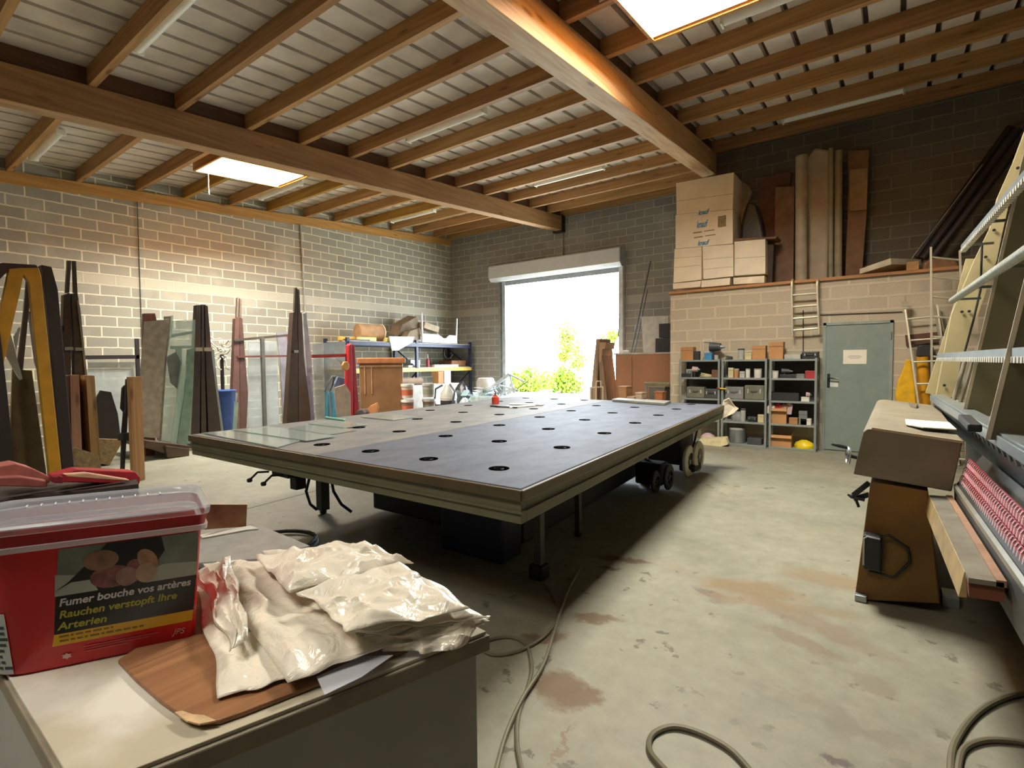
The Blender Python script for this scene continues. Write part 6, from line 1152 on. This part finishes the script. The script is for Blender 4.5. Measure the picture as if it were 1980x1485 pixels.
def blob(name, cu, cv, ru, rv, m, off, rot=0): 
    P_ = []
    for i in range(20):
        t = 2*math.pi*i/20; a, b_ = ru*math.cos(t), rv*math.sin(t); P_.append((cu+a*math.cos(rot)-b_*math.sin(rot), cv+a*math.sin(rot)+b_*math.cos(rot)))
    return fquad(name, P_, m, off, pic)
M_SK, M_SK2 = MAT('#8a6a58', .4, var=.2, scale=60), MAT('#7a4c48', .4, var=.3, scale=70)
blob('picture_foot', .47, .85, .09, .085, M_SK, .0014); blob('picture_foot', .52, .70, .11, .095, M_SK2, .0013); blob('picture_foot', .60, .68, .06, .08, MAT('#8f6f68', .4, var=.2, scale=60), .0015)
blob('picture_foot', .71, .80, .05, .10, MAT('#a07c60', .4, var=.2, scale=60), .0016, .3); blob('picture_foot', .70, .69, .055, .085, MAT('#a58a76', .4, var=.15, scale=60), .0018); blob('picture_foot', .64, .72, .05, .1, M_SK2, .0014)
fquad('warning_panel', [(.215, .285), (.978, .285), (.985, .6), (.238, .6)], M_BKL)
fquad('yellow_strip', [(.2, .19), (.972, .19), (.978, .285), (.215, .285)], MAT('#d8a814', .4))
xd = e1; yd = (fpt(.5, .9)-fpt(.5, .1)).normalized()
M_WT = MAT('#c9c9cc', .5); M_YT = MAT('#a6a134', .5)
Wf = (fpt(1, .45)-fpt(0, .45)).length
text('Fumer bouche vos artères', .014, M_WT, tub, fpt(.25, .515, .001), xd, yd, 'warning_text', .18, .0003, Wf*.71)
text('Rauchen verstopft Ihre', .014, M_YT, tub, fpt(.245, .415, .001), xd, yd, 'warning_text', .18, .0003, Wf*.63)
text('Arterien', .014, M_YT, tub, fpt(.235, .32, .001), xd, yd, 'warning_text', .18, .0003, Wf*.25)
mb = MB()
for (u0, u1, v) in ((.24, .52, .262), (.24, .7, .225)):
    u = u0; rr = random.Random(int(u1*100))
    while u < u1:
        w = rr.uniform(.012, .05); mb.prism([fpt(u, v-.008, .001), fpt(min(u1, u+w), v-.008, .001), fpt(min(u1, u+w), v+.008, .001), fpt(u, v+.008, .001)], nf*.0002); u += w+.01
build('small_print', mb, MAT('#7d6414', .5), tub)
mb = MB()
for (u0, u1, v) in ((.36, .78, .14), (.36, .72, .12), (.36, .6, .1)): mb.prism([fpt(u0, v-.004, .001), fpt(u1, v-.004, .001), fpt(u1, v+.004, .001), fpt(u0, v+.004, .001)], nf*.0002)
build('small_print', mb, MAT('#c4565a', .5), tub)
text('JPS', .011, MAT('#d9a0a4', .4), tub, fpt(.86, .09, .001), xd, yd, 'monogram', .35, 0)
P_ = [(.27+.03*math.cos(t*.524)*(1 if t % 2 else .6), .09+.028*math.sin(t*.524)*(1 if t % 2 else .6)) for t in range(12)]
fquad('round_emblem', P_, MAT('#d7b0b0', .4), .001)
# side label on the left flank
ns = -e1
def spt(u, v, off=.0006): # u from the front corner backwards
    z = z0+v*(zt_-.036-z0); k = 1+.13*(z-BZ)/TH
    return V((tubc.x, tubc.y, z))-e1*(TWd/2*k)+e2*(TDp*k*(u-.5))+ns*off
def arcp(t, v, off=.0008):      # along the rounded front-left corner: 0 on the flank, 1 on the front
    z = z0+v*(zt_-.036-z0); k = 1+.13*(z-BZ)/TH; hw = TWd/2*k; hd = TDp/2*k; rad = .045; t_ = math.radians(180+90*t); rr_ = rad+off
    return V((tubc.x, tubc.y, z))+e1*(-(hw-rad)+rr_*math.cos(t_))+e2*(-(hd-rad)+rr_*math.sin(t_))
def arcstrip(name, t0, t1, v0, v1, m, par, off):
    n = max(1, round((t1-t0)*14)); vs = [arcp(t0+(t1-t0)*i/n, v, off) for v in (v0, v1) for i in range(n+1)]
    return build(name, MB().add(vs, [(i, i+1, i+n+2, i+n+1) for i in range(n)]), m, par)
sl_ = arcstrip('side_label', 0, .78, .02, .52, MAT('#b9c2bf', .5), tub, .0008)
rr = random.Random(4); mb = MB()
for k in range(9):
    v = .06+.048*k; t = .1
    while t < .66:
        w = rr.uniform(.04, .14); mb.add([arcp(t, v, .0012), arcp(t+w, v, .0012), arcp(t+w, v+.024, .0012), arcp(t, v+.024, .0012)], [(0, 1, 2, 3)]); t += w+.03
build('label_print', mb, MAT('#3a4446', .6), sl_)
# ---- plastic bags
def bag_mat():
    m, nt, b = base_mat('cream_plastic_film'); L = nt.links; b.inputs['Roughness'].default_value = .24; b.inputs['Base Color'].default_value = lin('#e8e2d2')
    b.inputs['Subsurface Weight'].default_value = .15; b.inputs['Subsurface Radius'].default_value = (.02, .015, .01); b.inputs['Specular IOR Level'].default_value = .6
    tc = N(nt, 'ShaderNodeTexCoord'); mp = N(nt, 'ShaderNodeMapping'); mp.inputs['Scale'].default_value = (14, 9, 12); mp.inputs['Rotation'].default_value = (0, 0, .6); n1 = N(nt, 'ShaderNodeTexNoise'); n1.inputs['Scale'].default_value = 1.6; n1.inputs['Detail'].default_value = 5; n1.inputs['Distortion'].default_value = 1.2
    L.new(tc.outputs['Object'], mp.inputs['Vector']); L.new(mp.outputs['Vector'], n1.inputs['Vector']); bp = N(nt, 'ShaderNodeBump'); bp.inputs['Strength'].default_value = .7; bp.inputs['Distance'].default_value = .012; L.new(n1.outputs['Fac'], bp.inputs['Height']); L.new(bp.outputs['Normal'], b.inputs['Normal']); return m
M_BAG = bag_mat()
def ridge(x): return 1-abs(2*(x % 1)-1)
def sheet(name, label, corners, zc, seed, amp, fold=.0, wob=.012, n=46, drop=None):
    P_ = [U(x, y, Z=z) for (x, y), z in zip(corners, zc)]; N_ = noise.noise
    def fn(u, v):
        p = P_[0].lerp(P_[1], v).lerp(P_[3].lerp(P_[2], v), u)
        ed = min(u, 1-u, v, 1-v); s_ = seed*7.3
        w1 = N_(V((u*3+s_, v*3, seed))); w2 = N_(V((u*7+s_, v*6, seed+5.)))
        cr1 = abs(N_(V((u*2.6+v*1.4+s_, v*2.2-u, seed*2.)))); cr2 = abs(N_(V((u*5.5-v*3+s_, v*5+u*2, seed*3.))))
        z = amp*(1.2*(.35-cr1)*2+.55*(.3-cr2)*2+.5*w1+.25*w2)+abs(amp)*.6
        sc = min(1, ed*10+.25)
        dx = wob*N_(V((u*4+s_, v*4, 9.))); dy = wob*N_(V((u*4, v*4+s_, 3.)))
        q = p+V((dx, dy, z*sc)); q.z = max(q.z, BZ+.009+.0002*seed)
        if drop: q.z -= drop(u, v)
        return q
    return solo(name, label, 'plastic bag', MB().grid(fn, n, n), M_BAG, 'cream plastic bags on the bench', smooth=True, solid=.0014)
sheet('plastic_bag', 'lowest cream plastic bag spreading next to the tub with a rounded corner', [(374, 1105), (425, 1352), (640, 1290), (560, 1100)], [1.062, 1.06, 1.062, 1.066], 1, .006)
sheet('plastic_bag', 'wide cream plastic bag lying across the middle of the bench', [(392, 1092), (560, 1325), (845, 1215), (620, 1085)], [1.075, 1.068, 1.07, 1.085], 2, .011)
sheet('plastic_bag', 'cream plastic bag folded upward beside the tub', [(380, 1110), (440, 1265), (478, 1235), (446, 1078)], [1.085, 1.08, 1.09, 1.10], 3, .009, n=24)
for k in range(3):
    o = k*5
    sheet('plastic_bag', ['lower', 'middle', 'upper'][k]+' layer of the neatly folded plastic bag stack at the right of the bench', [(520-6*k, 1078-o), (690-8*k, 1236-o*1.2), (940, 1208-o), (716, 1062-o)], [1.082+.008*k]*2+[1.066+.008*k, 1.088+.008*k], 4+k, .008, n=40)
sheet('plastic_bag', 'topmost shiny plastic bag with sharp creases', [(583, 1148), (672, 1222), (905, 1182), (770, 1088)], [1.112, 1.108, 1.10, 1.115], 8, .008, n=44)
sheet('plastic_bag', 'plastic bag end drooping over the bench corner', [(700, 1238), (752, 1262), (868, 1272), (946, 1196)], [1.078, 1.06, 1.052, 1.075], 9, .008, n=30, drop=lambda u, v: .0)
sheet('plastic_bag', 'crumpled raised rear fold of the plastic bags', [(495, 1078), (560, 1150), (800, 1092), (705, 1052)], [1.105, 1.105, 1.105, 1.115], 10, .012, n=36)
solo('plastic_film', 'clear plastic film flap hanging over the front edge of the bench', 'plastic film', MB().prism([U(x, y, Z=BZ+.012) for x, y in [(612, 1310), (628, 1345), (700, 1310), (760, 1268), (700, 1270)]], (0, 0, .001)), M_TW)
# ---- second bench and cardboard behind
P_ = [(372, 1040), (395, 1030), (484, 1017), (600, 1066), (505, 1092), (360, 1102)]
r = thing('side_bench', 'dark grey slab-topped stand just behind the foreground bench', 'stand', up_(U(450, 1055, Z=1.0), 0))
build('slab', MB().prism([U(x, y, Z=.985) for x, y in P_], (0, 0, .015)), MAT('#8c8c88', .6, var=.1, scale=20), r, bevel=.003)
build('slab_border', MB().prism([U(x, y, Z=1.001) for x, y in [(386, 1036), (484, 1018), (500, 1024), (478, 1026), (392, 1042)]], (0, 0, .003)), MAT('#c5c3ba', .6), r)
build('stand_body', MB().prism([up_(U(x, y, Z=.985), 0) for x, y in [(385, 1042), (484, 1022), (580, 1064), (500, 1086), (375, 1096)]], (0, 0, .98)), MAT('#151413', .6), r)
solo('cardboard_piece', 'small torn brown cardboard standing on the slab behind the tub', 'cardboard', MB().prism(face([(396, 1024), (401, 976), (478, 976), (476, 1018)], X=10.72), (-.006, 0, 0)), MAT('#8f6f4c', .8, var=.2, scale=15, dark='#7a3a2c'))
# ---- red odds and ends on a low stand beyond the tub
tz_ = .93; PT = [U(x, y, Z=tz_) for x, y in [(-60, 935), (100, 918), (262, 922), (268, 936), (-60, 975)]]
solo('side_table', 'low dark stand carrying red pieces beyond the tub', 'stand', MB().prism([up_(p, .0) for p in PT], (0, 0, tz_)), MAT('#3a302c', .7))
def redp(label, pts, X, d, c, nm='painted_block'): return solo(nm, label, 'block', MB().prism(face(pts, X=X), (-d, 0, 0)), MAT(c, .55, var=.12, scale=15), bevel=.004)
redp('large pinkish-red block at the far left beyond the tub', [(-8, 930), (-8, 903), (30, 896), (62, 905), (98, 922), (96, 934), (0, 940)], 9.32, .12, '#a8625a')
redp('long pink block lying in front of the larger pinkish-red one', [(-8, 940), (-8, 924), (40, 922), (92, 930), (92, 942)], 9.42, .06, '#8c4a46')
redp('deep red wedge behind the tub lid', [(103, 932), (105, 920), (150, 908), (262, 912), (272, 924), (270, 936)], 9.38, .1, '#a01f2c')
redp('pale wooden slat lying across the red wedge', [(124, 917), (168, 914), (250, 927), (250, 931), (130, 922)], 9.45, .04, '#c9a083', 'wooden_strip')
redp('dark red cube in the middle of the red pieces', [(103, 934), (103, 922), (118, 919), (122, 922), (122, 935)], 9.46, .05, '#7a1820')
# ---- floor hoses and joint
def spl(pts, k=8):
    out = []
    for i in range(len(pts)-1):
        p0 = pts[max(0, i-1)]; p1 = pts[i]; p2 = pts[i+1]; p3 = pts[min(len(pts)-1, i+2)]
        for j in range(k):
            t = j/k; out.append(.5*((2*p1)+(p2-p0)*t+(2*p0-5*p1+4*p2-p3)*t*t+(3*p1-p0-3*p2+p3)*t**3))
    return out+[pts[-1]]
def hose(label, px, r_, c='#6f6a55', up=0):
    P_ = spl([U(x, y, Z=r_+.0012+up) for x, y in px]); solo('hose', label, 'hose', MB().tube(P_, r_, 8), MAT(c, .5), smooth=True)
hose('grey hose looping beside the bench corner and running to the camera', [(1052, 1128), (1070, 1150), (1078, 1190), (1055, 1228), (1005, 1258), (955, 1266), (932, 1252), (948, 1237), (988, 1232), (1018, 1248), (1028, 1290), (1018, 1335), (1002, 1385), (1000, 1440), (1010, 1495)], .0085)
hose('grey hose running straighter from under the cutting table to the camera', [(1122, 1098), (1095, 1150), (1072, 1220), (1050, 1285), (1010, 1350), (978, 1420), (958, 1495)], .0085, '#77725c', .018)
hose('hose making a single wide loop at the bottom of the open floor', [(1455, 1495), (1410, 1448), (1350, 1416), (1300, 1405), (1262, 1420), (1256, 1450), (1280, 1482), (1300, 1500)], .011)
hose('thick hose curving along the floor in the bottom right corner', [(1838, 1500), (1845, 1440), (1885, 1382), (1940, 1350), (2000, 1338)], .012)
hose('second thick hose branching under the first in the bottom right corner', [(1850, 1500), (1862, 1450), (1900, 1432), (1950, 1432), (2000, 1440)], .011, up=.0)
a, b = U(470, 986, Z=0), U(660, 936, Z=0); struct('trim_2', MB().bar(a+V((0, 0, .0005)), b+V((0, 0, .0005)), .012, .001), MAT('#4a4034', .9))
